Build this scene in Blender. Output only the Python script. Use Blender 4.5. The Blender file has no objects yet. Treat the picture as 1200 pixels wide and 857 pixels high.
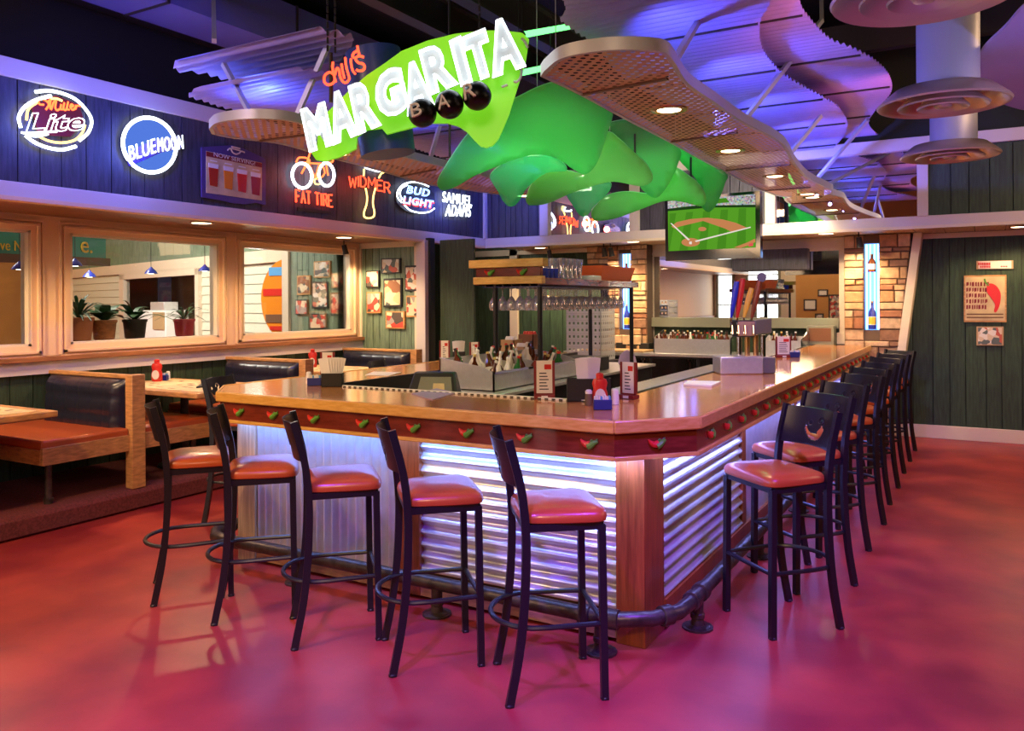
import bpy, math, random
from mathutils import Vector, Matrix, geometry
random.seed(7)
SC = bpy.context.scene
COL = SC.collection
PI = math.pi

# ------------------------------------------------------------------ camera
EYE = Vector((0, 0, 1.65))
FPX, YAW, ROLL, HY = 950.1, 0.52566, 0.006077, 353.77
_R = Vector((math.cos(YAW), math.sin(YAW), 0)); _F = Vector((-math.sin(YAW), math.cos(YAW), 0)); _U = Vector((0, 0, 1))
_c, _s = math.cos(ROLL), math.sin(ROLL)
cam = bpy.data.cameras.new('camera')
cam.sensor_width = 36; cam.sensor_fit = 'HORIZONTAL'
cam.lens = FPX / 1200 * 36
cam.shift_y = -(428.5 - HY) / 1200
cam.clip_start = .05; cam.clip_end = 200
cam_o = bpy.data.objects.new('camera', cam); COL.objects.link(cam_o)
rx = _R * _c - _U * _s; up = _R * _s + _U * _c; bk = -_F
cam_o.matrix_world = Matrix(((rx.x, up.x, bk.x, EYE.x), (rx.y, up.y, bk.y, EYE.y), (rx.z, up.z, bk.z, EYE.z), (0, 0, 0, 1)))
SC.camera = cam_o
vs = SC.view_settings
vs.view_transform = 'Standard'; vs.look = 'None'; vs.gamma = 1; vs.use_curve_mapping = False
vs.exposure = 0.0

def ray(px, py):
    u = (px - 600) / FPX; v = -(py - HY) / FPX
    return (u * _c + v * _s) * _R + (v * _c - u * _s) * _U + _F
def at(px, py, **k):
    """point of the real plane x/y/z = const (or view depth d) seen at a pixel of the photograph"""
    r = ray(px, py); (a, v), = k.items()
    t = v if a == 'd' else (v - EYE['xyz'.index(a)]) / r['xyz'.index(a)]
    return EYE + r * t

# ------------------------------------------------------------------ world and lights
w = bpy.data.worlds.new('world'); SC.world = w; w.use_nodes = True
w.node_tree.nodes['Background'].inputs[0].default_value = (.34, .24, .40, 1)
w.node_tree.nodes['Background'].inputs[1].default_value = .055

def light(kind, loc, energy, color, target=None, size=.1, size_y=None, spot=60, blend=.5):
    l = bpy.data.lights.new('lamp_light', kind); l.energy = energy; l.color = color
    if kind == 'AREA':
        l.size = size
        if size_y: l.shape = 'RECTANGLE'; l.size_y = size_y
    else: l.shadow_soft_size = size
    if kind == 'SPOT': l.spot_size = math.radians(spot); l.spot_blend = blend
    o = bpy.data.objects.new('lamp_light', l); COL.objects.link(o); o.location = loc
    if target is not None:
        o.rotation_euler = (Vector(target) - Vector(loc)).to_track_quat('-Z', 'Y').to_euler()
    return o
WARM = (1, .72, .42); BLUE = (.10, .16, 1); VIO = (.45, .18, 1); PINK = (1, .25, .35); DAY = (1, .95, .88)
# led strips tucked under the bar apron
light('AREA', (-2.8, 3.56, .925), 18, (.20, .34, 1), (-2.8, 3.66, .2), 2.7, .05)
light('AREA', (-1.30, 7.0, .925), 42, (.24, .28, 1), (-1.40, 7.0, .2), 6.5, .05)
light('AREA', (-1.46, 3.56, .90), 4, (.2, .3, 1), (-1.40, 3.9, .2), .3, .05)
# room lights: general warm ceiling lamps, plus an added mirror bay spot
light('SPOT', (.9, -1.2, 3.9), 300, (1, .60, .30), (-.2, 2.2, 0), .12, spot=85, blend=.9)
light('AREA', (.4, -1.6, 3.9), 60, (1, .70, .46), (-1.6, 2.8, .9), 1.2, 1.2)
light('SPOT', (-3.6, .2, 4.0), 380, (1, .58, .28), (-4.6, 3.0, 0), .12, spot=75, blend=.9)
light('AREA', (-4.6, -.6, 3.2), 110, (1, .64, .36), (-4.9, 3.4, .3), 1.4, 1.4)
light('AREA', (2.4, 6.5, 3.4), 110, (1, .60, .34), (1.2, 7.6, 0), 1.2, 4.0)
light('SPOT', (-2.4, 8.7, 2.66), 110, (1, .82, .50), (-2.7, 10.9, 1.9), .04, spot=140, blend=.6)  # added spot with no fixture, brightens the mirror bay trim
light('SPOT', (-3.0, 4.9, 3.6), 90, (1, .82, .58), (-3.4, 6.2, 1.0), .08, spot=70, blend=.8)
# purple stage lights over the stools
light('SPOT', (-1.6, .9, 3.9), 1300, (.20, .05, 1), (-1.7, 1.7, 0), .08, spot=70, blend=.8)
light('SPOT', (.3, 2.2, 3.9), 1100, (.22, .05, 1), (-.1, 3.6, 0), .08, spot=70, blend=.8)
light('SPOT', (-.9, 3.2, 3.6), 420, (.16, .10, 1), (-.6, 6.6, .8), .08, spot=60, blend=.8)
# blue uplights on the perforated clouds, then an added spot for the duct
for x, y in ((-1.8, 4.4), (-1.75, 5.6), (-1.75, 6.8), (-1.75, 8.0), (-1.75, 9.0)):
    light('SPOT', (x, y, 2.93), 62, (.11, .13, 1), (x + .8, y + 1.3, 3.4), .02, spot=115, blend=.9)
for x, y in ((-.75, 5.0), (-.55, 7.2)):
    light('SPOT', (x, y, 2.95), 16, (1, .20, .30), (x - .25, y + .5, 3.6), .05, spot=100, blend=.9)
for x, y in ((-4.7, 4.2), (-4.4, 5.4), (-4.4, 7.0), (-4.5, 8.3)):
    light('SPOT', (x, y, 2.93), 24, (.08, .14, 1), (x + .2, y, 3.5), .04, spot=150, blend=.9)
light('SPOT', (-4.4, 1.6, 3.3), 90, (.06, .07, 1), (-4.6, 3.6, 4.1), .1, spot=90, blend=.9)  # added spot, not on a cloud, to turn the air duct bluer
# blue wash on the upper sign wall
light('SPOT', (-4.6, 3.0, 3.7), 130, (.04, .08, 1), (-6.1, 4.2, 2.8), .08, spot=100, blend=.9)
light('SPOT', (-4.8, 8.6, 3.6), 60, (.05, .08, 1), (-6.0, 9.3, 2.8), .08, spot=90, blend=.9)

# ------------------------------------------------------------------ materials
MATS = {}
def nm(name):
    m = bpy.data.materials.new(name); m.use_nodes = True; MATS[name] = m
    return m, m.node_tree, m.node_tree.nodes['Principled BSDF']
def mat(name, col, rough=.5, metal=0, emit=None, estr=0, spec=.5, noise=0, nscale=8, bump=0, bscale=40, coat=0, stretch=(1, 1, 1), col2=None):
    m, nt, b = nm(name)
    b.inputs['Base Color'].default_value = (*col, 1); b.inputs['Roughness'].default_value = rough
    b.inputs['Metallic'].default_value = metal; b.inputs['Specular IOR Level'].default_value = spec
    if coat: b.inputs['Coat Weight'].default_value = coat; b.inputs['Coat Roughness'].default_value = .12
    if emit: b.inputs['Emission Color'].default_value = (*emit, 1); b.inputs['Emission Strength'].default_value = estr
    if noise or col2 or bump:
        tc = nt.nodes.new('ShaderNodeTexCoord'); mp = nt.nodes.new('ShaderNodeMapping'); mp.inputs['Scale'].default_value = stretch
        nt.links.new(tc.outputs['Object'], mp.inputs['Vector'])
    if noise or col2:
        n = nt.nodes.new('ShaderNodeTexNoise'); n.inputs['Scale'].default_value = nscale; n.inputs['Detail'].default_value = 6
        nt.links.new(mp.outputs[0], n.inputs['Vector'])
        r = nt.nodes.new('ShaderNodeValToRGB')
        c2 = col2 or tuple(c * (1 - noise) for c in col)
        r.color_ramp.elements[0].position = .35; r.color_ramp.elements[1].position = .68
        r.color_ramp.elements[0].color = (*c2, 1); r.color_ramp.elements[1].color = (*col, 1)
        nt.links.new(n.outputs[0], r.inputs[0]); nt.links.new(r.outputs[0], b.inputs['Base Color'])
    if bump:
        n2 = nt.nodes.new('ShaderNodeTexNoise'); n2.inputs['Scale'].default_value = bscale
        nt.links.new(mp.outputs[0], n2.inputs['Vector'])
        bp = nt.nodes.new('ShaderNodeBump'); bp.inputs['Strength'].default_value = bump; bp.inputs['Distance'].default_value = .01
        nt.links.new(n2.outputs[0], bp.inputs['Height']); nt.links.new(bp.outputs[0], b.inputs['Normal'])
    return m
def glow(name, col, s):
    m, nt, b = nm(name)
    e = nt.nodes.new('ShaderNodeEmission'); e.inputs[0].default_value = (*col, 1); e.inputs[1].default_value = s
    nt.links.new(e.outputs[0], nt.nodes['Material Output'].inputs[0]); nt.nodes.remove(b)
    return m
M = MATS
mat('floor', (.40, .048, .036), .35, col2=(.23, .018, .026), nscale=2.2, bump=.05, bscale=6, spec=.32)
mat('carpet', (.20, .035, .035), .95, noise=.45, nscale=60, bump=.5, bscale=300)
mat('plank_dark', (.060, .060, .095), .6, noise=.5, nscale=6, stretch=(8, 8, .8), bump=.2, bscale=30)
mat('plank_green', (.034, .072, .034), .6, noise=.5, nscale=6, stretch=(8, 8, .8), bump=.15, bscale=30)
mat('plank_light_green', (.20, .29, .20), .6, noise=.45, nscale=6, stretch=(8, 8, .8))
mat('groove', (.012, .018, .012), .8)
mat('cream_paint', (.72, .62, .48), .5)
mat('pale_trim', (.62, .56, .55), .5)
mat('orange_trim', (.80, .56, .36), .5)
mat('sill_wood', (.42, .17, .07), .4, noise=.4, nscale=10, stretch=(4, .5, 4))
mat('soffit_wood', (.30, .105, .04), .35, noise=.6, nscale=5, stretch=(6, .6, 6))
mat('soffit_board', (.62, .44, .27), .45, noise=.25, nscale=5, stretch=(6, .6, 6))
mat('top_wood', (.74, .34, .095), .13, col2=(.58, .22, .05), nscale=5, stretch=(.8, 7, 7), coat=.4)
mat('top_wood_y', (.74, .34, .095), .13, col2=(.58, .22, .05), nscale=5, stretch=(7, .8, 7), coat=.4)
mat('edge_wood', (.74, .44, .12), .28, col2=(.60, .32, .06), nscale=14, stretch=(1, 1, 5), coat=.2)
mat('apron_wood', (.20, .032, .016), .25, noise=.4, nscale=8, stretch=(1, 1, 5), coat=.3)
mat('post_wood', (.36, .085, .020), .32, noise=.45, nscale=7, stretch=(8, 8, .6), coat=.2)
mat('pale_post_wood', (.55, .38, .22), .45, noise=.35, nscale=7, stretch=(8, 8, .6))
mat('booth_wood', (.66, .34, .12), .38, noise=.4, nscale=6, stretch=(2, 2, 9))
mat('corrugated', (.74, .75, .78), .30, metal=.55, noise=.12, nscale=14)
mat('cloud_metal', (.42, .38, .70), .42, metal=.2, noise=.08, nscale=5)
mat('dark_metal', (.010, .0095, .013), .34, spec=.45)
mat('black', (.012, .012, .013), .45)
mat('ball_black', (.004, .004, .005), .30, spec=.35); mat('black_gloss', (.008, .008, .009), .08, coat=.6)
mat('steel', (.66, .66, .68), .30, metal=.55, noise=.1, nscale=30)
mat('brass', (.80, .50, .20), .25, metal=.9)
mat('chrome', (.8, .8, .82), .1, metal=1)
mat('pipe_iron', (.10, .075, .065), .38, metal=.6, noise=.5, nscale=20, bump=.2)
mat('duct', (.55, .57, .60), .45, metal=.3)
mat('diffuser_metal', (.55, .42, .32), .28, metal=.45)
mat('red_vinyl', (.46, .088, .020), .32, coat=.2, bump=.08, bscale=120)
mat('black_vinyl', (.012, .014, .030), .30, coat=.25, bump=.1, bscale=90)
mat('ceiling_dark', (.008, .007, .009), .9)
mat('beam_dark', (.030, .022, .024), .6)
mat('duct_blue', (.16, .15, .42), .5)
mat('white', (.8, .8, .78), .5)
mat('paper', (.82, .78, .72), .7)
mat('siding', (.66, .68, .55), .6)
mat('orange_wall', (.62, .30, .085), .7, noise=.12, nscale=2)
mat('gold_wall', (.62, .50, .22), .6)
mat('mortar', (.13, .085, .06), .9)
for i, c in enumerate([(.52, .28, .13), (.62, .38, .20), (.40, .17, .085), (.66, .46, .29), (.33, .17, .10)]):
    mat('stone_%d' % i, c, .75, noise=.35, nscale=14, bump=.5, bscale=30)
mat('red', (.62, .03, .02), .3); mat('dark_red', (.22, .02, .02), .35); mat('chili_green', (.10, .30, .03), .35)
mat('orange_plastic', (.75, .14, .02), .4); mat('navy', (.02, .03, .20), .35); mat('cobalt', (.03, .05, .40), .2)
mat('tan_box', (.45, .30, .15), .7); mat('terracotta', (.45, .17, .08), .6); mat('maroon_pot', (.32, .02, .04), .35)
mat('leaf', (.03, .14, .04), .45, noise=.5, nscale=9); mat('leaf_light', (.10, .28, .08), .45)
mat('grey_face', (.42, .44, .42), .5); mat('bottle_brown', (.10, .025, .008), .12, coat=.5)
mat('bottle_green', (.03, .16, .04), .12, coat=.5); mat('label_white', (.75, .7, .62), .6); mat('cap_gold', (.6, .45, .15), .4)
mat('yellow', (.85, .55, .05), .4); mat('amber', (.75, .25, .02), .25); mat('beer_red', (.45, .03, .01), .25)
mat('sky_blue', (.10, .35, .70), .4); mat('pale_green_sign', (.05, .30, .22), .4)
mat('purple_board', (.07, .045, .20), .4); mat('parchment', (.72, .58, .32), .7, noise=.3, nscale=6); mat('brown', (.16, .07, .03), .5)
mat('grey_green', (.20, .21, .16), .5); mat('grid_grey', (.22, .22, .23), .4, metal=.5)
mat('pepper', (.14, .09, .05), .7); mat('fabric_purple', (.42, .33, .55), .7)
mat('mirror', (.90, .92, .92), .015, metal=1)
glow('neon_white', (.80, .90, 1), 5.0); glow('neon_blue', (.28, .45, 1), 7.0); glow('neon_red', (1, .055, .02), 4.5)
glow('neon_orange', (1, .12, .03), 4.5); glow('neon_yellow', (1, .62, .16), 4.0); glow('neon_green', (.14, 1, .20), 3.0)
m_ = mat('sign_green', (.28, .80, .02), .35, emit=(.22, .90, .02), estr=.5); mat('cobalt_matte', (.025, .05, .32), .35)  # sign_green: own glow added to brighten the swoosh panel
glow('niche_blue', (.10, .30, 1), 4.5); glow('niche_tube', (.55, .80, 1), 5); glow('lamp_glow', (1, .80, .50), 9); glow('window_day', (1, .99, .96), 4.0)
glow('sign_face', (.62, .66, .72), .9); glow('moon_face', (.12, .27, 1), .75); glow('ledge_glow', (.25, .45, 1), 2.5)
for n, c in dict(grass=(.10, .36, .02), grass_dark=(.07, .27, .015), dirt=(.62, .24, .09), lines=(.9, .8, .7), crowd=(.30, .28, .24), hedge=(.015, .05, .01), player=(.8, .1, .1)).items():
    glow('screen_' + n, c, .9)

def special():
    # clear glass
    m, nt, b = nm('glass'); o = nt.nodes['Material Output']
    t = nt.nodes.new('ShaderNodeBsdfTransparent'); g = nt.nodes.new('ShaderNodeBsdfGlossy'); g.inputs['Roughness'].default_value = .02
    f = nt.nodes.new('ShaderNodeFresnel'); f.inputs[0].default_value = 1.35; mx = nt.nodes.new('ShaderNodeMixShader')
    nt.links.new(f.outputs[0], mx.inputs[0]); nt.links.new(t.outputs[0], mx.inputs[1]); nt.links.new(g.outputs[0], mx.inputs[2]); nt.links.new(mx.outputs[0], o.inputs[0])
    m, nt, b = nm('drink_glass'); o = nt.nodes['Material Output']
    t = nt.nodes.new('ShaderNodeBsdfTransparent'); t.inputs[0].default_value = (.85, .86, .92, 1)
    g = nt.nodes.new('ShaderNodeBsdfGlossy'); g.inputs['Roughness'].default_value = .05
    d = nt.nodes.new('ShaderNodeBsdfDiffuse'); d.inputs[0].default_value = (.75, .72, .85, 1)
    m1 = nt.nodes.new('ShaderNodeMixShader'); m1.inputs[0].default_value = .30; m2 = nt.nodes.new('ShaderNodeMixShader'); m2.inputs[0].default_value = .35
    nt.links.new(t.outputs[0], m1.inputs[1]); nt.links.new(d.outputs[0], m1.inputs[2]); nt.links.new(m1.outputs[0], m2.inputs[1]); nt.links.new(g.outputs[0], m2.inputs[2]); nt.links.new(m2.outputs[0], o.inputs[0])
    # translucent acrylic
    for nme, c, tr in (('acrylic_green', (.13, .56, .20), .22), ('acrylic_lime', (.24, .66, .20), .20), ('acrylic_teal', (.13, .58, .33), .45), ('acrylic_bright_edge', (.45, .95, .55), .1)):
        m, nt, b = nm(nme); o = nt.nodes['Material Output']
        d = nt.nodes.new('ShaderNodeBsdfDiffuse'); d.inputs[0].default_value = (*c, 1)
        l = nt.nodes.new('ShaderNodeBsdfTranslucent'); l.inputs[0].default_value = (*c, 1)
        t = nt.nodes.new('ShaderNodeBsdfTransparent'); t.inputs[0].default_value = (.45, .95, .60, 1)
        g = nt.nodes.new('ShaderNodeBsdfGlossy'); g.inputs['Roughness'].default_value = .15
        a = nt.nodes.new('ShaderNodeMixShader'); a.inputs[0].default_value = .55
        bb = nt.nodes.new('ShaderNodeMixShader'); bb.inputs[0].default_value = tr
        cc = nt.nodes.new('ShaderNodeMixShader'); cc.inputs[0].default_value = .06
        nt.links.new(d.outputs[0], a.inputs[1]); nt.links.new(l.outputs[0], a.inputs[2])
        nt.links.new(a.outputs[0], bb.inputs[1]); nt.links.new(t.outputs[0], bb.inputs[2])
        nt.links.new(bb.outputs[0], cc.inputs[1]); nt.links.new(g.outputs[0], cc.inputs[2]); nt.links.new(cc.outputs[0], o.inputs[0])
    # perforated sheet: real see-through dots on a square grid
    m, nt, b = nm('perforated'); o = nt.nodes['Material Output']
    b.inputs['Base Color'].default_value = (.66, .38, .22, 1); b.inputs['Roughness'].default_value = .45; b.inputs['Metallic'].default_value = .15
    tc = nt.nodes.new('ShaderNodeTexCoord'); mp = nt.nodes.new('ShaderNodeMapping'); mp.inputs['Rotation'].default_value = (0, 0, .785)
    nt.links.new(tc.outputs['Object'], mp.inputs[0])
    fr = nt.nodes.new('ShaderNodeVectorMath'); fr.operation = 'SCALE'; fr.inputs['Scale'].default_value = 1 / .050
    f2 = nt.nodes.new('ShaderNodeVectorMath'); f2.operation = 'FRACTION'; sb = nt.nodes.new('ShaderNodeVectorMath'); sb.operation = 'SUBTRACT'; sb.inputs[1].default_value = (.5, .5, 0)
    ml = nt.nodes.new('ShaderNodeVectorMath'); ml.operation = 'MULTIPLY'; ml.inputs[1].default_value = (1, 1, 0)
    ln = nt.nodes.new('ShaderNodeVectorMath'); ln.operation = 'LENGTH'; lt = nt.nodes.new('ShaderNodeMath'); lt.operation = 'LESS_THAN'; lt.inputs[1].default_value = .27
    nt.links.new(mp.outputs[0], fr.inputs[0]); nt.links.new(fr.outputs[0], f2.inputs[0]); nt.links.new(f2.outputs[0], sb.inputs[0]); nt.links.new(sb.outputs[0], ml.inputs[0]); nt.links.new(ml.outputs[0], ln.inputs[0]); nt.links.new(ln.outputs['Value'], lt.inputs[0])
    t = nt.nodes.new('ShaderNodeBsdfTransparent'); mx = nt.nodes.new('ShaderNodeMixShader')
    nt.links.new(lt.outputs[0], mx.inputs[0]); nt.links.new(b.outputs[0], mx.inputs[1]); nt.links.new(t.outputs[0], mx.inputs[2]); nt.links.new(mx.outputs[0], o.inputs[0])
    m = M['screen_crowd']; nt = m.node_tree; e = [n for n in nt.nodes if n.type == 'EMISSION'][0]
    tc = nt.nodes.new('ShaderNodeTexCoord'); v = nt.nodes.new('ShaderNodeTexVoronoi'); v.inputs['Scale'].default_value = 70
    hs = nt.nodes.new('ShaderNodeHueSaturation'); hs.inputs['Saturation'].default_value = .5; hs.inputs['Value'].default_value = .7
    nt.links.new(tc.outputs['Object'], v.inputs['Vector']); nt.links.new(v.outputs['Color'], hs.inputs['Color']); nt.links.new(hs.outputs[0], e.inputs[0])
    # abstract print used inside picture frames
    for nme, cols, sc in (('print_a', [(.55, .06, .04), (.75, .62, .42), (.08, .06, .05), (.35, .30, .28)], 14), ('print_b', [(.10, .13, .12), (.62, .50, .35), (.50, .10, .06), (.70, .66, .6)], 18), ('print_c', [(.70, .60, .40), (.30, .12, .05), (.62, .45, .25), (.1, .1, .1)], 11)):
        m, nt, b = nm(nme); tc = nt.nodes.new('ShaderNodeTexCoord'); v = nt.nodes.new('ShaderNodeTexVoronoi'); v.inputs['Scale'].default_value = sc
        nt.links.new(tc.outputs['Object'], v.inputs['Vector']); r = nt.nodes.new('ShaderNodeValToRGB'); r.color_ramp.interpolation = 'CONSTANT'
        sp = nt.nodes.new('ShaderNodeSeparateColor'); nt.links.new(v.outputs['Color'], sp.inputs[0]); nt.links.new(sp.outputs[0], r.inputs[0])
        e = r.color_ramp.elements; e[0].color = (*cols[0], 1); e[1].color = (*cols[1], 1); e[1].position = .3
        for i, p in ((2, .6), (3, .8)): x = e.new(p); x.color = (*cols[i], 1)
        nt.links.new(r.outputs[0], b.inputs['Base Color']); b.inputs['Roughness'].default_value = .5
special()

# ------------------------------------------------------------------ mesh helpers
class MB:
    def __init__(s): s.v = []; s.f = []; s.m = []; s.mats = []; s.cur = 0
    def use(s, name):
        if name not in s.mats: s.mats.append(name)
        s.cur = s.mats.index(name); return s
    def add(s, vs, fs):
        b = len(s.v); s.v += [tuple(v) for v in vs]
        for f in fs: s.f.append(tuple(i + b for i in f)); s.m.append(s.cur)
        return s
    def box(s, x0, x1, y0, y1, z0, z1):
        vs = [(x, y, z) for z in (z0, z1) for y in (y0, y1) for x in (x0, x1)]
        return s.add(vs, [(0, 2, 3, 1), (4, 5, 7, 6), (0, 1, 5, 4), (2, 6, 7, 3), (0, 4, 6, 2), (1, 3, 7, 5)])
    def hexa(s, b, t):   # bottom quad, top quad (ccw from above)
        return s.add(list(b) + list(t), [(3, 2, 1, 0), (4, 5, 6, 7), (0, 1, 5, 4), (1, 2, 6, 5), (2, 3, 7, 6), (3, 0, 4, 7)])
    def bar(s, a, b, w, h=None, up=(0, 0, 1)):
        a, b = Vector(a), Vector(b); d = (b - a).normalized(); u = Vector(up)
        if abs(d.dot(u)) > .98: u = Vector((1, 0, 0))
        r = d.cross(u).normalized(); u = r.cross(d); h = h or w; r = r * w / 2; u = u * h / 2
        return s.hexa([a - r - u, a + r - u, a + r + u, a - r + u], [b - r - u, b + r - u, b + r + u, b - r + u])
    def tube(s, pts, r, n=8, closed=False, cap=True):
        P = [Vector(p) for p in pts]; N = len(P); R = r if isinstance(r, (list, tuple)) else [r] * N
        rings = []; prev = None
        for i, p in enumerate(P):
            if closed: d = P[(i + 1) % N] - P[i - 1]
            else: d = P[min(i + 1, N - 1)] - P[max(i - 1, 0)]
            if d.length < 1e-9: d = Vector((0, 0, 1))
            d.normalize()
            if prev is None:
                a = Vector((0, 0, 1)) if abs(d.z) < .9 else Vector((1, 0, 0)); a = (a - d * a.dot(d)).normalized()
            else:
                a = prev - d * prev.dot(d); a = a.normalized() if a.length > 1e-6 else Vector((1, 0, 0))
            prev = a; b = d.cross(a)
            rings.append([p + (a * math.cos(2 * PI * k / n) + b * math.sin(2 * PI * k / n)) * R[i] for k in range(n)])
        vs = [v for g in rings for v in g]; fs = []
        for i in range(N if closed else N - 1):
            j = (i + 1) % N
            for k in range(n): fs.append((i * n + k, i * n + (k + 1) % n, j * n + (k + 1) % n, j * n + k))
        if cap and not closed: fs += [tuple(range(n))[::-1], tuple((N - 1) * n + k for k in range(n))]
        return s.add(vs, fs)
    def lathe(s, prof, n=16, c=(0, 0, 0), mtx=None):
        vs = []; fs = []; c = Vector(c)
        for r, z in prof:
            for k in range(n):
                v = Vector((r * math.cos(2 * PI * k / n), r * math.sin(2 * PI * k / n), z)); vs.append((mtx @ v if mtx else v) + c)
        for i in range(len(prof) - 1):
            for k in range(n): fs.append((i * n + k, i * n + (k + 1) % n, (i + 1) * n + (k + 1) % n, (i + 1) * n + k))
        if prof[0][0] > 1e-4: fs.append(tuple(range(n))[::-1])
        if prof[-1][0] > 1e-4: fs.append(tuple((len(prof) - 1) * n + k for k in range(n)))
        return s.add(vs, fs)
    def prism(s, pts, off):   # planar outline (3d points) pushed by off
        n = len(pts); P = [Vector(p) for p in pts]; off = Vector(off)
        tri = geometry.tessellate_polygon([P]); vs = P + [p + off for p in P]
        fs = [tuple(t) for t in tri] + [tuple(i + n for i in reversed(t)) for t in tri]
        fs += [(i, (i + 1) % n, (i + 1) % n + n, i + n) for i in range(n)]
        return s.add(vs, fs)
    def build(s, name, m=None, parent=None, bevel=0, smooth=True, world=True):
        me = bpy.data.meshes.new(name); me.from_pydata(s.v, [], s.f); me.validate(); me.update()
        if m: me.materials.append(M[m])
        else:
            for k in s.mats: me.materials.append(M[k])
            if len(me.polygons) == len(s.m): me.polygons.foreach_set('material_index', s.m)
        import bmesh
        bm = bmesh.new(); bm.from_mesh(me); bmesh.ops.recalc_face_normals(bm, faces=bm.faces); bm.to_mesh(me); bm.free()
        if smooth: me.shade_smooth(); me.set_sharp_from_angle(angle=.65)
        o = bpy.data.objects.new(name, me); COL.objects.link(o)
        if parent:
            o.parent = parent
            if world:
                q = Vector((0, 0, 0)); p = parent
                while p: q += p.location; p = p.parent
                o.location = -q
        if bevel:
            b = o.modifiers.new('bevel', 'BEVEL'); b.width = bevel; b.segments = 2; b.limit_method = 'ANGLE'
        return o
def tag(o, label=None, cat=None, group=None, kind=None):
    if label: o['label'] = label
    if cat: o['category'] = cat
    if group: o['group'] = group
    if kind: o['kind'] = kind
    return o
def thing(name, loc, label, cat, group=None, rz=0):
    o = bpy.data.objects.new(name, None); COL.objects.link(o); o.location = loc; o.rotation_euler = (0, 0, rz); o.empty_display_size = .05
    return tag(o, label, cat, group)
def struct(name, mb, m=None, **k):
    return tag(mb.build(name, m, **k), kind='structure')
def dup(root, loc, rz=0, label=None, group=None, scale=None):
    r = root.copy(); COL.objects.link(r); r.location = loc; r.rotation_euler = (0, 0, rz)
    if scale: r.scale = (scale,) * 3
    if label: r['label'] = label
    if group: r['group'] = group
    for ch in list(root.children):
        c = ch.copy(); COL.objects.link(c); c.parent = r
        for g in list(ch.children):
            d = g.copy(); COL.objects.link(d); d.parent = c
    return r
def smooth2(pts, n=6, closed=False):
    """catmull-rom through 2d/3d points"""
    P = [Vector(p) for p in pts]; N = len(P); out = []
    rng = range(N) if closed else range(N - 1)
    for i in rng:
        p1, p2 = P[i], P[(i + 1) % N]
        p0 = P[i - 1] if (closed or i > 0) else p1 * 2 - p2
        p3 = P[(i + 2) % N] if (closed or i + 2 < N) else p2 * 2 - p1
        for k in range(n):
            t = k / n
            out.append(.5 * ((2 * p1) + (-p0 + p2) * t + (2 * p0 - 5 * p1 + 4 * p2 - p3) * t * t + (-p0 + 3 * p1 - 3 * p2 + p3) * t ** 3))
    if not closed: out.append(P[-1])
    return out
def planks(mb, o, u, width, z0, z1, back, pw=.14, gap=.008, jit=.35, th=.018):
    """vertical boards standing on line o + u*s, z0..z1; back = horizontal direction away from viewer"""
    u = Vector(u).normalized(); back = Vector(back).normalized(); o = Vector(o); s = 0
    while s < width - .01:
        w = min(pw * (1 + random.uniform(-jit, jit)), width - s); a = o + u * (s + gap / 2); b = o + u * (s + w - gap / 2)
        q = [a, b, b + back * th, a + back * th]
        mb.hexa([Vector((p.x, p.y, z0)) for p in q], [Vector((p.x, p.y, z1)) for p in q]); s += w
_dg = None
def text_geo(body, bevel=0, outline=False, ex=0, res=3, space=1.0, fat=0):
    cu = bpy.data.curves.new('t', 'FONT'); cu.body = body; cu.offset = fat; cu.size = 1; cu.space_character = space; cu.resolution_u = res
    if outline: cu.fill_mode = 'NONE'; cu.bevel_depth = bevel; cu.bevel_resolution = 1
    else: cu.extrude = ex
    o = bpy.data.objects.new('t', cu); COL.objects.link(o)
    dg = bpy.context.evaluated_depsgraph_get(); me = bpy.data.meshes.new_from_object(o.evaluated_get(dg))
    vs = [v.co.copy() for v in me.vertices]; fs = [tuple(p.vertices) for p in me.polygons]
    bpy.data.objects.remove(o); bpy.data.curves.remove(cu); bpy.data.meshes.remove(me)
    xs = [v.x for v in vs] or [0]; ys = [v.y for v in vs] or [0]
    return vs, fs, min(xs), max(xs), min(ys), max(ys)
def text_on(mb, body, p00, p10, p01, n, outline=False, bevel=.012, ex=.004, off=0, fat=0, space=1.0):
    """text fitted so its bounding box runs p00 (bottom-left) -> p10 (bottom-right), p01 (top-left); n = normal to the viewer"""
    vs, fs, x0, x1, y0, y1 = text_geo(body, bevel, outline, ex if not outline else 0, fat=fat, space=space)
    p00, p10, p01, n = Vector(p00), Vector(p10), Vector(p01), Vector(n).normalized()
    ux, uy = (p10 - p00) / max(x1 - x0, 1e-6), (p01 - p00) / max(y1 - y0, 1e-6)
    sc = (ux.length + uy.length) / 2
    mb.add([p00 + ux * (v.x - x0) + uy * (v.y - y0) + n * (v.z * sc + off) for v in vs], fs)

# ================================================================== SETTING
XW, XB, YB, YR = -7.12, -6.07, 9.72, 10.85      # window wall, upper left wall, upper back wall, back wall
ZS = 2.43                                        # soffit height
PLX = -5.86                                      # platform edge
struct('floor', MB().box(-22, 5, -3, 16, -.1, 0), 'floor', smooth=False)
struct('ceiling', MB().box(-22, 5, -3, 16, 4.7, 4.8), 'ceiling_dark', smooth=False)
pl = MB()
prof = [(PLX - .03, 0), (PLX, .02), (PLX, .13), (PLX - .02, .155), (PLX - .05, .165), (XW + .01, .165), (XW + .01, 0)]
n = len(prof); vs = [(x, y, z + .001) for y in (-3, 8.28) for x, z in prof]
pl.add(vs, [tuple(range(n)), tuple(range(n, 2 * n))[::-1]] + [(i, (i + 1) % n, (i + 1) % n + n, i + n) for i in range(n)])
struct('platform', pl, 'carpet')

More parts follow.
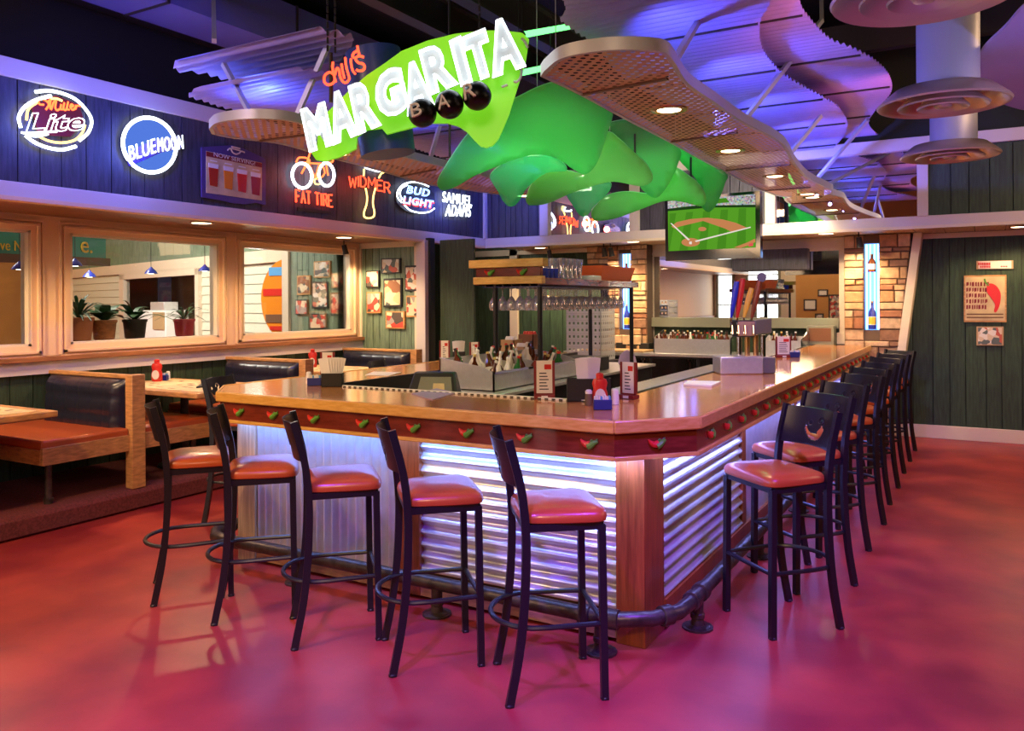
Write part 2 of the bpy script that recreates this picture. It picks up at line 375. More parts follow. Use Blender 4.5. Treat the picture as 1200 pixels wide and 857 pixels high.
# --- left window wall
wl = MB().use('orange_trim')
wins = [(2.75, 3.985), (4.33, 5.98), (6.305, 8.10)]
ZB, ZT = 1.29, 2.295
edges = [-3.0] + [e for q in wins for e in q] + [8.28]
wl.box(XW - .12, XW, -3, 8.28, ZT, ZS + .1).box(XW - .12, XW, -3, 8.28, 1.18, ZB)
for i in range(0, len(edges), 2): wl.box(XW - .12, XW, edges[i], edges[i + 1], ZB, ZT)
struct('wall_left', wl, smooth=False)
mould = MB()
for a, b in wins:
    for k, (g, t) in enumerate(((.045, .03), (.085, .018))):
        for q in ((a - g - .02, a - g), (b + g, b + g + .02)): mould.box(XW, XW + t, q[0], q[1], ZB - g - .02, ZT + g * .9)
        mould.box(XW, XW + t, a - g - .02, b + g + .02, ZT + g * .9, ZT + g * .9 + .018)
        mould.box(XW, XW + t, a - g - .02, b + g + .02, ZB - g - .02, ZB - g)
struct('trim_1', mould, 'orange_trim', smooth=False)
for i, (a, b) in enumerate(wins):
    r = struct('window_%d' % (i + 1), MB().box(XW - .075, XW - .065, a, b, ZB, ZT), 'glass', smooth=False)
    f = MB(); 
    f.box(XW - .12, XW - .005, a, a + .025, ZB, ZT).box(XW - .12, XW - .005, b - .025, b, ZB, ZT).box(XW - .12, XW - .005, a, b, ZB, ZB + .02).box(XW - .12, XW - .005, a, b, ZT - .02, ZT)
    f.build('window_frame', 'cream_paint', r, smooth=False)
struct('trim_2', MB().box(XW, XW + .07, -3, 8.28, 1.155, 1.20), 'sill_wood', bevel=.005)
struct('trim_3', MB().box(XW, XW + .035, -3, 8.28, 1.045, 1.155), 'pale_trim', smooth=False)
wc = MB().use('groove'); wc.box(XW - .12, XW - .02, -3, 8.28, 0, 1.18); wc.use('plank_green'); planks(wc, (XW, -3, 0), (0, 1, 0), 11.28, .16, 1.05, (-1, 0, 0), pw=.17)
struct('wall_left_wainscot', wc, smooth=False)
# --- soffit over the booths, fascia, upper plank wall, cornice
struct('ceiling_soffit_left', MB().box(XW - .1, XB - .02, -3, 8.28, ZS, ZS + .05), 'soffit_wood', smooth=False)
struct('trim_4', MB().box(XB - .10, XB, -3, YB + .1, ZS - .005, 2.545), 'pale_trim', bevel=.004)
struct('trim_5', MB().box(XB - .10, XB + .012, -3, YB + .02, ZS - .022, ZS + .008), 'orange_trim', smooth=False)
ul = MB().use('groove'); ul.box(XB - .14, XB - .025, -3, YB + .1, 2.5, 3.45); ul.use('plank_dark'); planks(ul, (XB - .005, -3, 0), (0, 1, 0), 12.72, 2.54, 3.30, (-1, 0, 0), pw=.20)
struct('wall_left_upper', ul, smooth=False)
struct('trim_6', MB().box(XB - .14, XB + .02, -3, YB, 3.295, 3.435), 'pale_trim', bevel=.004)
struct('trim_7', MB().box(XB - .03, XB + .03, YB - .05, YB + .02, 2.54, 3.3), 'pale_trim', bevel=.004)
# dark void wall above
struct('wall_left_top', MB().box(XB - .6, XB - .5, -3, 13, 3.2, 4.7), 'ceiling_dark', smooth=False)
# --- picture wall at the end of the booths, continuing behind the glass
YP = 8.28
pw_ = MB().use('groove'); pw_.box(-8.45, -6.0, YP + .02, YP + .12, 0, 2.46); pw_.use('plank_light_green')
planks(pw_, (-8.4, YP, 0), (1, 0, 0), 1.28, 0, 2.43, (0, 1, 0), pw=.13); planks(pw_, (XW, YP, 0), (1, 0, 0), XW * -1 - 6.17, 0, 2.43, (0, 1, 0), pw=.13)
struct('wall_picture', pw_, smooth=False)
struct('trim_8', MB().box(-6.17, -6.03, YP - .05, YP + .12, 0, 2.43), 'pale_trim', bevel=.004)
struct('trim_9', MB().box(XW, -6.17, YP - .02, YP, 2.36, 2.43).box(XW, XW + .03, YP - .02, YP, 1.2, 2.4).box(-6.22, -6.17, YP - .02, YP, 0, 2.4), 'cream_paint', smooth=False)
struct('trim_10', MB().box(-8.52, -8.40, YP - .04, YP + .1, 0, 2.5), 'cream_paint', smooth=False)

# --- back wall: green boards behind the glass rack, frames, stone, mirror bay
def xz(px, y, py=353): return at(px, py, y=y).x
bw = MB().use('groove'); bw.box(-9.0, -4.85, YR + .02, YR + .15, 0, 2.6); bw.use('plank_green'); planks(bw, (-8.2, YR, 0), (1, 0, 0), 3.4, 0, 2.6, (0, 1, 0), pw=.16)
struct('wall_back', bw, smooth=False)
fr = MB()
for a, b in ((547, 551), (598, 607)): fr.box(xz(a, YR - .03), xz(b, YR - .03), YR - .05, YR, 0, 2.45)
fr.box(xz(547, YR), xz(607, YR), YR - .05, YR, 2.36, 2.45); fr.box(xz(607, YR), xz(690, YR), YR - .05, YR, 2.37, 2.43)
struct('trim_11', fr, 'cream_paint', smooth=False)
struct('trim_12', MB().box(xz(517, 8.4), xz(517, 8.4) + .5, 8.38, 8.42, 0, 2.43), 'plank_green', smooth=False)
# upper back wall: fascia, planks, clerestory mirrors, rail
struct('trim_13', MB().box(XB, 5, YB, YB + .1, ZS - .005, 2.545), 'pale_trim', bevel=.004)
struct('trim_14', MB().box(XB, 5, YB - .015, YB + .02, ZS - .022, ZS + .01), 'cream_paint', smooth=False)
struct('trim_15', MB().box(XB, 5, YB - .02, YB + .1, 3.262, 3.394), 'pale_trim', bevel=.004)
m1, m2, m3, m4, m5 = (xz(p, YB, 270) for p in (633, 741, 897, 1075, 1088))
m25, m26 = xz(748, YB, 270), xz(909, YB, 270)
post = MB()
for a, b in ((xz(633, YB, 270), xz(643, YB, 270)), (xz(738, YB, 260), xz(749, YB, 260)), (m3, m26), (m4, m5)): post.box(a, b, YB - .02, YB + .1, 2.54, 3.27)
struct('trim_16', post, 'pale_trim', bevel=.003)
for nme, a, b in (('window_4', xz(643, YB, 270), xz(738, YB, 260)), ('window_5', m26, m4)):
    struct(nme, MB().box(a, b, YB + .03, YB + .05, 2.54, 3.27), 'mirror', smooth=False)
ub = MB().use('groove'); ub.box(XB, 5, YB + .05, YB + .12, 2.5, 4.7); ub.use('plank_dark')
planks(ub, (XB, YB + .02, 0), (1, 0, 0), xz(633, YB, 270) - XB, 2.54, 3.27, (0, 1, 0), pw=.12)
ub.use('plank_dark'); planks(ub, (xz(749, YB, 260), YB + .02, 0), (1, 0, 0), m3 - xz(749, YB, 260), 2.54, 3.27, (0, 1, 0), pw=.14)
ub.use('plank_green'); planks(ub, (m5, YB + .02, 0), (1, 0, 0), 5.4, 2.54, 3.27, (0, 1, 0), pw=.17)
struct('wall_back_upper', ub, smooth=False)
sf = MB()
x = XB
while x < 5: sf.box(x + .004, x + .296, YB + .02, YR + .1, ZS + .005, ZS + .03); x += .3
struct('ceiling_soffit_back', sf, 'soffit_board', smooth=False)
# right green wall with slanted trim
ts, bs = at(1078, 275, y=YR - .0), at(1062, 420, y=YR)
xt = ts.x; slope = (ts.x - bs.x) / (ts.z - bs.z)
gw = MB().use('groove'); gw.box(-1.6, 5, YR + .04, YR + .16, 0, 2.6); gw.use('plank_green'); planks(gw, (-.95, YR, 0), (1, 0, 0), 5.95, .1, 2.5, (0, 1, 0), pw=.16)
struct('wall_back_right', gw, smooth=False)
tr = MB(); xb0 = xt - slope * (ts.z - .9)
tr.hexa([(xb0 - .09, YR - .30, .9), (xb0, YR - .30, .9), (xb0, YR, .9), (xb0 - .09, YR, .9)], [(xt - .05, YR - .30, ZS), (xt + .04, YR - .30, ZS), (xt + .04, YR, ZS), (xt - .05, YR, ZS)])
struct('trim_17', tr, 'cream_paint', smooth=False)
struct('trim_18', MB().box(xt, 5, YR - .02, YR, 2.37, ZS), 'cream_paint', smooth=False)
struct('baseboard_back', MB().box(-1.2, 5, YR - .025, YR, 0, .155), 'cream_paint', bevel=.004)

def stones(name, x0f, x1f, z0, z1, y, holes=(), depth=.10, seed=1):
    rnd = random.Random(seed); mb = MB(); mb.use('mortar')
    mb.hexa([(x0f(z0), y + .035, z0), (x1f(z0), y + .035, z0), (x1f(z0), y + .26, z0), (x0f(z0), y + .26, z0)], [(x0f(z1), y + .035, z1), (x1f(z1), y + .035, z1), (x1f(z1), y + .26, z1), (x0f(z1), y + .26, z1)]) if not holes else None
    if holes:
        hx0, hx1, hz0, hz1 = holes
        for a, b, c, d in ((x0f, lambda z: hx0, z0, z1), (lambda z: hx1, x1f, z0, z1), (lambda z: hx0, lambda z: hx1, z0, hz0), (lambda z: hx0, lambda z: hx1, hz1, z1)):
            mb.hexa([(a(c), y + .035, c), (b(c), y + .035, c), (b(c), y + .26, c), (a(c), y + .26, c)], [(a(d), y + .035, d), (b(d), y + .035, d), (b(d), y + .26, d), (a(d), y + .26, d)])
    z = z0
    while z < z1 - .02:
        h = min(rnd.choice((.055, .07, .09, .11, .14)), z1 - z)
        if z1 - z - h < .04: h = z1 - z
        a, b = x0f(z + h / 2), x1f(z + h / 2); segs = [(a, b)]
        if holes and z + h > holes[2] and z < holes[3]: segs = [(a, holes[0]), (holes[1], b)]
        for a, b in segs:
            s = a
            while s < b - .01:
                wd = rnd.uniform(.10, .30)
                if b - s - wd < .07: wd = b - s
                o = rnd.uniform(-.012, .022); g = .005
                mb.use('stone_%d' % rnd.choice((0, 0, 1, 1, 2, 3, 3, 4)))
                j = lambda: rnd.uniform(-.003, .003)
                e = .008
                F = [(s + g + e + j(), y - o, z + g + e + j()), (s + wd - g - e + j(), y - o, z + g + e + j()), (s + wd - g - e + j(), y - o, z + h - g - e + j()), (s + g + e + j(), y - o, z + h - g - e + j())]
                B = [(s + g, y - o + e * 1.4, z + g), (s + wd - g, y - o + e * 1.4, z + g), (s + wd - g, y - o + e * 1.4, z + h - g), (s + g, y - o + e * 1.4, z + h - g)]
                K = [(p[0], y + .04, p[2]) for p in B]
                mb.add(F + B + K, [(0, 1, 2, 3)] + [(i, i + 4, (i + 1) % 4 + 4, (i + 1) % 4) for i in range(4)] + [(i + 4, i + 8, (i + 1) % 4 + 8, (i + 1) % 4 + 4) for i in range(4)])
                s += wd
        z += h
    return struct(name, mb, smooth=False)
YS = 10.56
nr = (at(1012, 340, y=YS).x, at(1030, 340, y=YS).x, at(1021, 387, y=YS).z, at(1021, 285, y=YS).z)
nl = (at(725, 340, y=YS).x, at(738.5, 340, y=YS).x, at(731, 386, y=YS).z, at(731, 297, y=YS).z)
xr0 = at(989, 340, y=YS).x; xl0, xl1 = at(712, 340, y=YS).x, at(757.5, 340, y=YS).x
stones('wall_stone_right', lambda z: xr0, lambda z: xt - .05 - slope * (ts.z - z) - .02, 0, ZS, YS, nr, seed=3)
stones('wall_stone_left', lambda z: xl0, lambda z: xl1, .9, ZS, YS, nl, seed=5)
stones('wall_stone_lintel', lambda z: at(688, 340, y=YS).x, lambda z: xl0, 2.18, ZS, YS, seed=8)
# blue lit display niches with liquor bottles
def bottle(mb, c, r, h, body='bottle_brown', cap='cap_gold', label=True, n=8):
    x, y, z = c
    mb.use(body).lathe([(r, 0), (r, h * .55), (r * .9, h * .62), (r * .38, h * .76), (r * .34, h * .95)], n, c)
    mb.use(cap).lathe([(r * .42, h * .93), (r * .42, h)], n, c)
    if label: mb.use('label_white').lathe([(r * 1.04, h * .15), (r * 1.04, h * .45)], n, c)
for k, q in enumerate((nr, nl)):
    side = ('right', 'left')[k]
    t = thing('display_niche', ((q[0] + q[1]) / 2, YS + .1, q[2]), 'tall narrow blue-lit niche with glass shelves set in the %s stone pillar' % side, 'niche')
    b = MB().use('niche_blue').box(q[0], q[1], YS + .155, YS + .16, q[2], q[3]); b.build('back_panel', None, t)
    b = MB().use('niche_tube')
    for f in (.12, .36, .64, .88): xx = q[0] + (q[1] - q[0]) * f; b.tube([(xx, YS + .14, q[2] + .01), (xx, YS + .14, q[3] - .01)], .006, 6)
    b.build('light_tube', None, t)
    for f in (0, .33, .66): MB().box(q[0], q[1], YS + .02, YS + .15, q[2] + (q[3] - q[2]) * f, q[2] + (q[3] - q[2]) * f + .008).build('shelf', 'glass', t, smooth=False)
    cx = (q[0] + q[1]) / 2
    for f, h, bc, nmz, lab in ((.33, .22, 'bottle_brown', 'vase', 'round dark decanter on the middle shelf of the %s niche'), (0, .34, 'cobalt', 'liquor_bottle', 'slim dark bottle with yellow label at the foot of the %s niche')):
        bb = MB(); bottle(bb, (0, 0, 0), .045, h, bc); 
        if nmz == 'liquor_bottle': bb.use('yellow').lathe([(.0475, h * .18), (.0475, h * .42)], 8)
        z = q[2] + (q[3] - q[2]) * (f + (.33 if nmz == 'vase' else 0)) + .009
        o = bb.build(nmz, None); o.location = (cx, YS + .08, z); tag(o, lab % side, 'bottle')
# mirror bay behind the bar
xm0, xm1 = at(764, 340, y=YR).x, at(984, 340, y=YR).x
zm0, zm1 = at(765, 372, y=YR).z, 2.27
mr = struct('window_6', MB().box(xm0, xm1, YR - .01, YR + .02, zm0, zm1), 'mirror', smooth=False)
fm = MB(); fm.box(xl1, xm0, YR - .05, YR + .03, 0, ZS).box(xm1, xr0, YR - .05, YR + .03, 1.1, ZS).box(xm0 - .02, xm1 + .02, YR - .04, YR + .03, zm1, ZS)
fm.box(xm0, xm1, YR - .06, YR - .04, zm1 + .02, zm1 + .05); fm.box(xm1 - .02, xr0 + .0, YR - .12, YR, 1.10, 1.24)
struct('trim_19', fm, 'cream_paint', smooth=False)
struct('trim_20', MB().box(xm0, xm1, YR - .10, YR, zm0 - .13, zm0), 'grey_green', bevel=.004)
struct('wall_back_bay', MB().box(xl0, xr0, YR + .02, YR + .12, 0, ZS), 'plank_green', smooth=False)

# --- ceiling clutter: joists, duct, rods
jo = MB()
for y0 in (1.0, 3.4, 5.8, 8.2):
    pass
def joist(x, z, name='roof_beam', lab=''):
    b = MB(); b.box(x - .07, x + .07, -3, YB, z, z + .03).box(x - .07, x + .07, -3, YB, z + .32, z + .35).box(x - .012, x + .012, -3, YB, z + .03, z + .32)
    return tag(b.build(name, 'beam_dark', smooth=False), lab, 'beam')
joist(at(430, 0, z=4.2).x, 4.2, lab='dark steel roof beam running above the neon bar sign')
joist(at(540, 0, z=4.1).x, 4.1, lab='dark steel roof beam over the right end of the neon bar sign')
joist(-6.45, 4.15, lab='dark steel roof beam above the left cornice')
joist(.6, 4.1, lab='dark steel roof beam at the far right above the round diffusers')
a, b = at(95, 0, z=4.05), at(190, 0, z=4.05)
dt = thing('air_duct', ((a.x + b.x) / 2, 0, 4.05), 'flat rectangular air duct lit violet under the dark ceiling, top left', 'duct')
MB().box(a.x, b.x, -2.8, 8.9, 4.05, 4.45).build('duct_body', 'duct_blue', dt, smooth=False)
for y in (1.6, 3.2, 4.2, 5.6, 7.2): MB().box(a.x - .01, b.x + .01, y, y + .025, 4.04, 4.46).build('duct_flange', 'beam_dark', dt, smooth=False)
wb = MB(); 
tag(MB().box(-13, 5, 9.0, 9.12, 4.2, 4.5).build('roof_girder', 'beam_dark', smooth=False), 'dark girder crossing under the ceiling near the back wall', 'beam')

# --- room behind the camera (seen in the mirrors): orange wall, bright windows, entrance
YC = -2.9
bwm = MB().use('orange_wall').box(-4.7, 5, YC - .1, YC, 0, 4.7).use('cream_paint').box(-22, -4.7, YC - .1, YC, 0, 4.7)
light('SPOT', (-4.2, -.6, 3.4), 160, (1, .74, .40), (-4.3, YC, 1.6), .08, spot=120, blend=.8)  # added spot without a fixture, lifts the orange wall in the mirror
struct('wall_front', bwm, smooth=False)
for i, (x0, x1, z0, z1) in enumerate(((-8.85, -8.1, .6, 2.5), (-7.95, -7.2, .6, 2.5), (-6.95, -6.55, .6, 2.4), (-6.05, -5.2, 2.22, 2.55), (-5.8, -5.2, .0, 1.95))):
    r = struct('window_%d' % (i + 7), MB().box(x0, x1, YC + .01, YC + .03, z0, z1), 'window_day', smooth=False)
    f = MB().box(x0 - .08, x0, YC, YC + .06, z0, z1 + .08).box(x1, x1 + .08, YC, YC + .06, z0, z1 + .08).box(x0, x1, YC, YC + .06, z1, z1 + .08).box(x0, x1, YC + .02, YC + .05, (z0 + z1) / 2, (z0 + z1) / 2 + .04)
    f.build('window_frame', 'grey_green', r, smooth=False)
struct('wall_right', MB().box(5, 5.1, -3, 13, 0, 4.7), 'plank_green', smooth=False)
struct('wall_far_left', MB().box(-22.1, -22, -3, 16, 0, 4.7), 'gold_wall', smooth=False)

# ================================================================== BAR
ZC = 1.10
CT = .038
yf, yfi, xr, xri, xl, xli = 3.44, 4.02, -1.17, -1.78, -4.39, -3.80
YE, YLE = 10.52, 7.9
def counter_ring(o):   # outline offset inwards by o on the guest side
    k = o * .41
    return [(xl + o, YLE), (xl + o, 3.74 + k), (-4.10 + k, yf + o), (-1.46 - k, yf + o), (xr - o, 3.76 + k), (xr - o, YE)]
ring = counter_ring(0)
inner = [(xli, YLE), (xli, yfi), (xri, yfi), (xri, YE)]
ct = thing('bar_countertop', (-2.8, 3.7, ZC), 'U-shaped polished honey wood bar top with thick edge and clipped corners', 'countertop')
def slab(mb, quads, z0, z1):
    for q in quads: mb.hexa([(x, y, z0) for x, y in q], [(x, y, z1) for x, y in q])
A = counter_ring(.0)
slab(MB(), [], 0, 0)
f = MB(); slab(f, [[(-4.10, yf), (-1.46, yf), (xri, yfi), (xli, yfi)]], ZC - CT, ZC); slab(f, [[(xl, 3.74), (-4.10, yf), (xli, yfi), (xli - .001, yfi)], [(-1.46, yf), (xr, 3.76), (xri, yfi), (xri - .001, yfi)]], ZC - CT, ZC)
f.build('front_board', 'top_wood', ct, smooth=False)
f = MB(); slab(f, [[(xri, yfi), (xr, 3.76), (xr, YE), (xri, YE)]], ZC - CT, ZC); f.build('side_board', 'top_wood_y', ct, smooth=False)
f = MB(); slab(f, [[(xl, 3.74), (xli, yfi), (xli, YLE), (xl, YLE)]], ZC - CT, ZC); f.build('side_board', 'top_wood_y', ct, smooth=False)
def band(mb, ring, t, z0, z1):
    # strip of thickness t outside of ring (guest side), following it
    R = [Vector((x, y, 0)) for x, y in ring]; N = len(R); nrm = []
    for i in range(N):
        ds = []
        if i > 0: d = (R[i] - R[i - 1]).normalized(); ds.append(Vector((d.y, -d.x, 0)))
        if i < N - 1: d = (R[i + 1] - R[i]).normalized(); ds.append(Vector((d.y, -d.x, 0)))
        m = sum(ds, Vector()) / len(ds); m = m / m.length_squared; nrm.append(m)
    for i in range(N - 1):
        a, b, c, d = R[i], R[i + 1], R[i + 1] + nrm[i + 1] * t, R[i] + nrm[i] * t
        mb.hexa([(p.x, p.y, z0) for p in (d, c, b, a)], [(p.x, p.y, z1) for p in (d, c, b, a)])
    return mb
band(MB(), ring, .022, ZC - .058, ZC + .004).build('edge_moulding', 'edge_wood', ct, bevel=.008)
r2 = counter_ring(.025)
ap = thing('bar_apron', (-2.8, 3.5, .93), 'dark red-brown apron board under the bar top with carved chili ornaments', 'apron')
band(MB(), r2, .02, .935, ZC - .058).build('apron_board', 'apron_wood', ap, smooth=False)
band(MB(), r2, .034, .915, .936).build('lower_bead', 'edge_wood', ap, bevel=.004)
# under-deck closing the top
slab(u := MB(), [[(xl + .03, yf + .32), (xr - .03, yf + .34), (xri, yfi), (xli, yfi)], [(-4.05, yf + .03), (-1.5, yf + .03), (xr - .03, yf + .34), (xl + .03, yf + .32)]], ZC - .075, ZC - CT - .001)
slab(u, [[(xri, yfi), (xr - .03, yf + .34), (xr - .03, YE), (xri, YE)], [(xl + .03, yf + .32), (xli, yfi), (xli, YLE), (xl + .03, YLE)]], ZC - .075, ZC - CT - .001)
u.build('underside_board', 'brown', ap, smooth=False)
# chilies
def chili_mb():
    m = MB().use('red'); P = smooth2([(-.042, 0, .018), (-.030, 0, .004), (-.012, 0, -.006), (.008, 0, -.004)], 4)
    m.tube(P, [.002 + .015 * math.sin(min(1, (i + .6) / len(P)) * 1.7) for i in range(len(P))], 8)
    m.use('chili_green'); P = smooth2([(.000, -.004, -.014), (.014, -.006, -.006), (.030, -.004, .006), (.046, 0, .012)], 4)
    m.tube(P, [.014 * math.cos(i / len(P) * 1.45) + .003 for i in range(len(P))], 8)
    m.use('leaf_light').tube(smooth2([(.004, 0, .004), (.014, 0, .018), (.026, 0, .012), (.044, 0, .024)], 4), .0028, 6)
    return m
cm = chili_mb().build('chili_ornament', None, ap)
chi = cm.data
def place_chili(x, y, rz, first=False):
    o = cm if first else cm.copy()
    if not first: COL.objects.link(o)
    o.parent = ap; o.location = Vector((x, y, .988)) - Vector(ap.location); o.rotation_euler = (0, 0, rz)
ya = yf + .0
pxs = [(316, 484), (364, 490), (421, 494), (481, 498), (543, 502), (611, 508), (687, 515)]
place_chili(-3.93, ya, 0, True)
for px_, py_ in pxs: place_chili(at(px_ + 3, py_, y=ya).x, ya, 0)
place_chili((-4.10 + -4.39) / 2 + .01, (yf + 3.74) / 2 - .005, -.80)
place_chili((-1.46 + xr) / 2, (yf + 3.76) / 2, .83)
y = 3.98
while y < YE: place_chili(xr + .0, y, PI / 2); y += .30
# base
BX0, BX1, BY = -4.16, -1.40, 3.66
bs_ = thing('bar', (-2.8, 3.8, 0), 'bar front of galvanised corrugated panels between brown wooden posts', 'bar')
core = MB().box(BX0 + .03, BX1 - .03, BY + .035, BY + .10, .02, ZC - .08).box(BX1 - .10, BX1 - .035, BY + .035, YE, .02, ZC - .08).box(BX0 + .035, BX0 + .10, BY + .035, YLE, .02, ZC - .08)
core.build('backing_board', 'brown', bs_, smooth=False)
def corr_h(mb, p0, p1, nrm, z0, z1, wl_=.068, amp=.013):   # horizontal ridges along p0->p1
    p0, p1, nrm = Vector(p0), Vector(p1), Vector(nrm); n_ = int((z1 - z0) / wl_ * 10); vs = []; fs = []
    for i in range(n_ + 1):
        z = z0 + (z1 - z0) * i / n_; o = amp * math.sin((z - z0) / wl_ * 2 * PI)
        for p in (p0, p1): vs.append(p + nrm * o + Vector((0, 0, z)))
    for i in range(n_): fs.append((2 * i, 2 * i + 1, 2 * i + 3, 2 * i + 2))
    mb.add(vs, fs)
def corr_v(mb, p0, p1, nrm, z0, z1, wl_=.068, amp=.012):
    p0, p1, nrm = Vector(p0), Vector(p1), Vector(nrm); L = (p1 - p0).length; n_ = int(L / wl_ * 10); vs = []; fs = []
    for i in range(n_ + 1):
        s = i / n_; o = amp * math.sin(s * L / wl_ * 2 * PI); p = p0.lerp(p1, s) + nrm * o
        vs += [p + Vector((0, 0, z0)), p + Vector((0, 0, z1))]
    for i in range(n_): fs.append((2 * i, 2 * i + 2, 2 * i + 3, 2 * i + 1))
    mb.add(vs, fs)
xa, xb = at(470, 600, y=BY).x, at(495, 600, y=BY).x
xq = at(303, 600, y=BY).x; xz0 = at(724, 600, y=BY).x
zb = .15
m = MB(); corr_v(m, (xq, BY, 0), (xa, BY, 0), (0, -1, 0), .12, ZC - .08, .062, .018); m.build('corrugated_panel', 'corrugated', bs_)
m = MB(); corr_h(m, (xb, BY, 0), (xz0, BY, 0), (0, -1, 0), zb, ZC - .08); m.build('corrugated_panel', 'corrugated', bs_)
MB().box(BX0, xq, BY - .03, BY + .12, 0, ZC - .075).build('post', 'pale_post_wood', bs_, bevel=.004)['label'] = 'pale unstained corner post at the left end'
MB().box(xa, xb, BY - .03, BY + .05, .02, ZC - .075).build('post', 'post_wood', bs_, bevel=.004)
MB().box(xz0, BX1 - .07, BY - .03, BY + .05, 0.0, ZC - .075).box(BX1 - .075, BX1 + .012, BY - .03, BY + .24, 0, ZC - .075).build('corner_post', 'post_wood', bs_, bevel=.004)
ys = [BY + .24]
segs = [('h', at(868, 550, x=BX1).y), ('p', .09), ('b', at(930, 500, x=BX1).y), ('p', .09), ('h', at(966, 470, x=BX1).y), ('p', .09), ('b', 9.0), ('p', .09), ('h', YE)]
cur = ys[0]
for kind, v in segs:
    if kind == 'p':
        MB().box(BX1 - .02, BX1 + .012, cur, cur + v, .02, ZC - .075).build('post', 'post_wood', bs_, smooth=False); cur += v
    elif kind == 'h':
        m = MB(); corr_h(m, (BX1, cur, 0), (BX1, v, 0), (1, 0, 0), zb, ZC - .08); m.build('corrugated_panel', 'corrugated', bs_); cur = v
    else:
        m = MB(); corr_v(m, (BX1, cur, 0), (BX1, v, 0), (1, 0, 0), zb, ZC - .08, .03, .004); m.build('corrugated_panel', 'corrugated', bs_)['label'] = 'finely ribbed galvanised panel'; cur = v
MB().box(xq, xz0, BY - .022, BY + .03, .02, .125).build('kick_board', 'booth_wood', bs_, smooth=False)
MB().box(BX1 - .02, BX1 + .022, BY + .24, YE, .01, .15).build('kick_board', 'post_wood', bs_, smooth=False)
m = MB(); corr_v(m, (BX0, BY + .12, 0), (BX0, YLE, 0), (-1, 0, 0), .1, ZC - .08); m.build('corrugated_panel', 'corrugated', bs_)
# foot rail
frl = thing('foot_rail', (-2.8, 3.5, 0), 'dark iron pipe foot rail with elbows and floor flanges round the bar', 'foot rail')
zr, fy, fx = .165, 3.50, -1.25
lx = -4.36
pth = [(lx, 4.6, zr), (lx, 3.72, zr), (lx + .03, 3.60, zr), (lx + .12, 3.52, zr), (lx + .26, fy, zr)] + [(-1.62, fy, zr), (-1.48, fy + .01, zr), (-1.34, fy + .10, zr), (-1.26, fy + .24, zr), (fx, fy + .38, zr), (fx, YE - .1, zr)]
MB().tube(pth, .036, 14).build('pipe', 'pipe_iron', frl)
for q in ((lx, 3.74, 0, 1), (lx + .26, fy, 1, 0), (-1.64, fy, 1, 0), (-1.50, fy + .005, 1, .1), (-1.30, fy + .17, .5, .8), (fx, fy + .42, 0, 1), (fx, fy + .56, 0, 1)):
    c = Vector((q[0], q[1], zr)); d = Vector((q[2], q[3], 0)).normalized() * .03
    MB().tube([c - d, c - d * .9, c + d * .9, c + d], [.04, .047, .047, .04], 14).build('collar', 'pipe_iron', frl)
sup = [(-1.56, fy), (fx, fy + .50), (lx, 3.85), (-2.5, fy), (-3.5, fy)] + [(fx, yy) for yy in (5.3, 6.6, 7.9, 9.2)]
for sx, sy in sup:
    MB().lathe([(.062, 0), (.062, .012), (.034, .02), (.030, .05), (.036, .055), (.036, .075), (.030, .08), (.030, zr)], 14, (sx, sy, 0)).lathe([(.078, 0), (.078, .010)], 14, (sx, sy, 0)).build('flange_support', 'pipe_iron', frl)

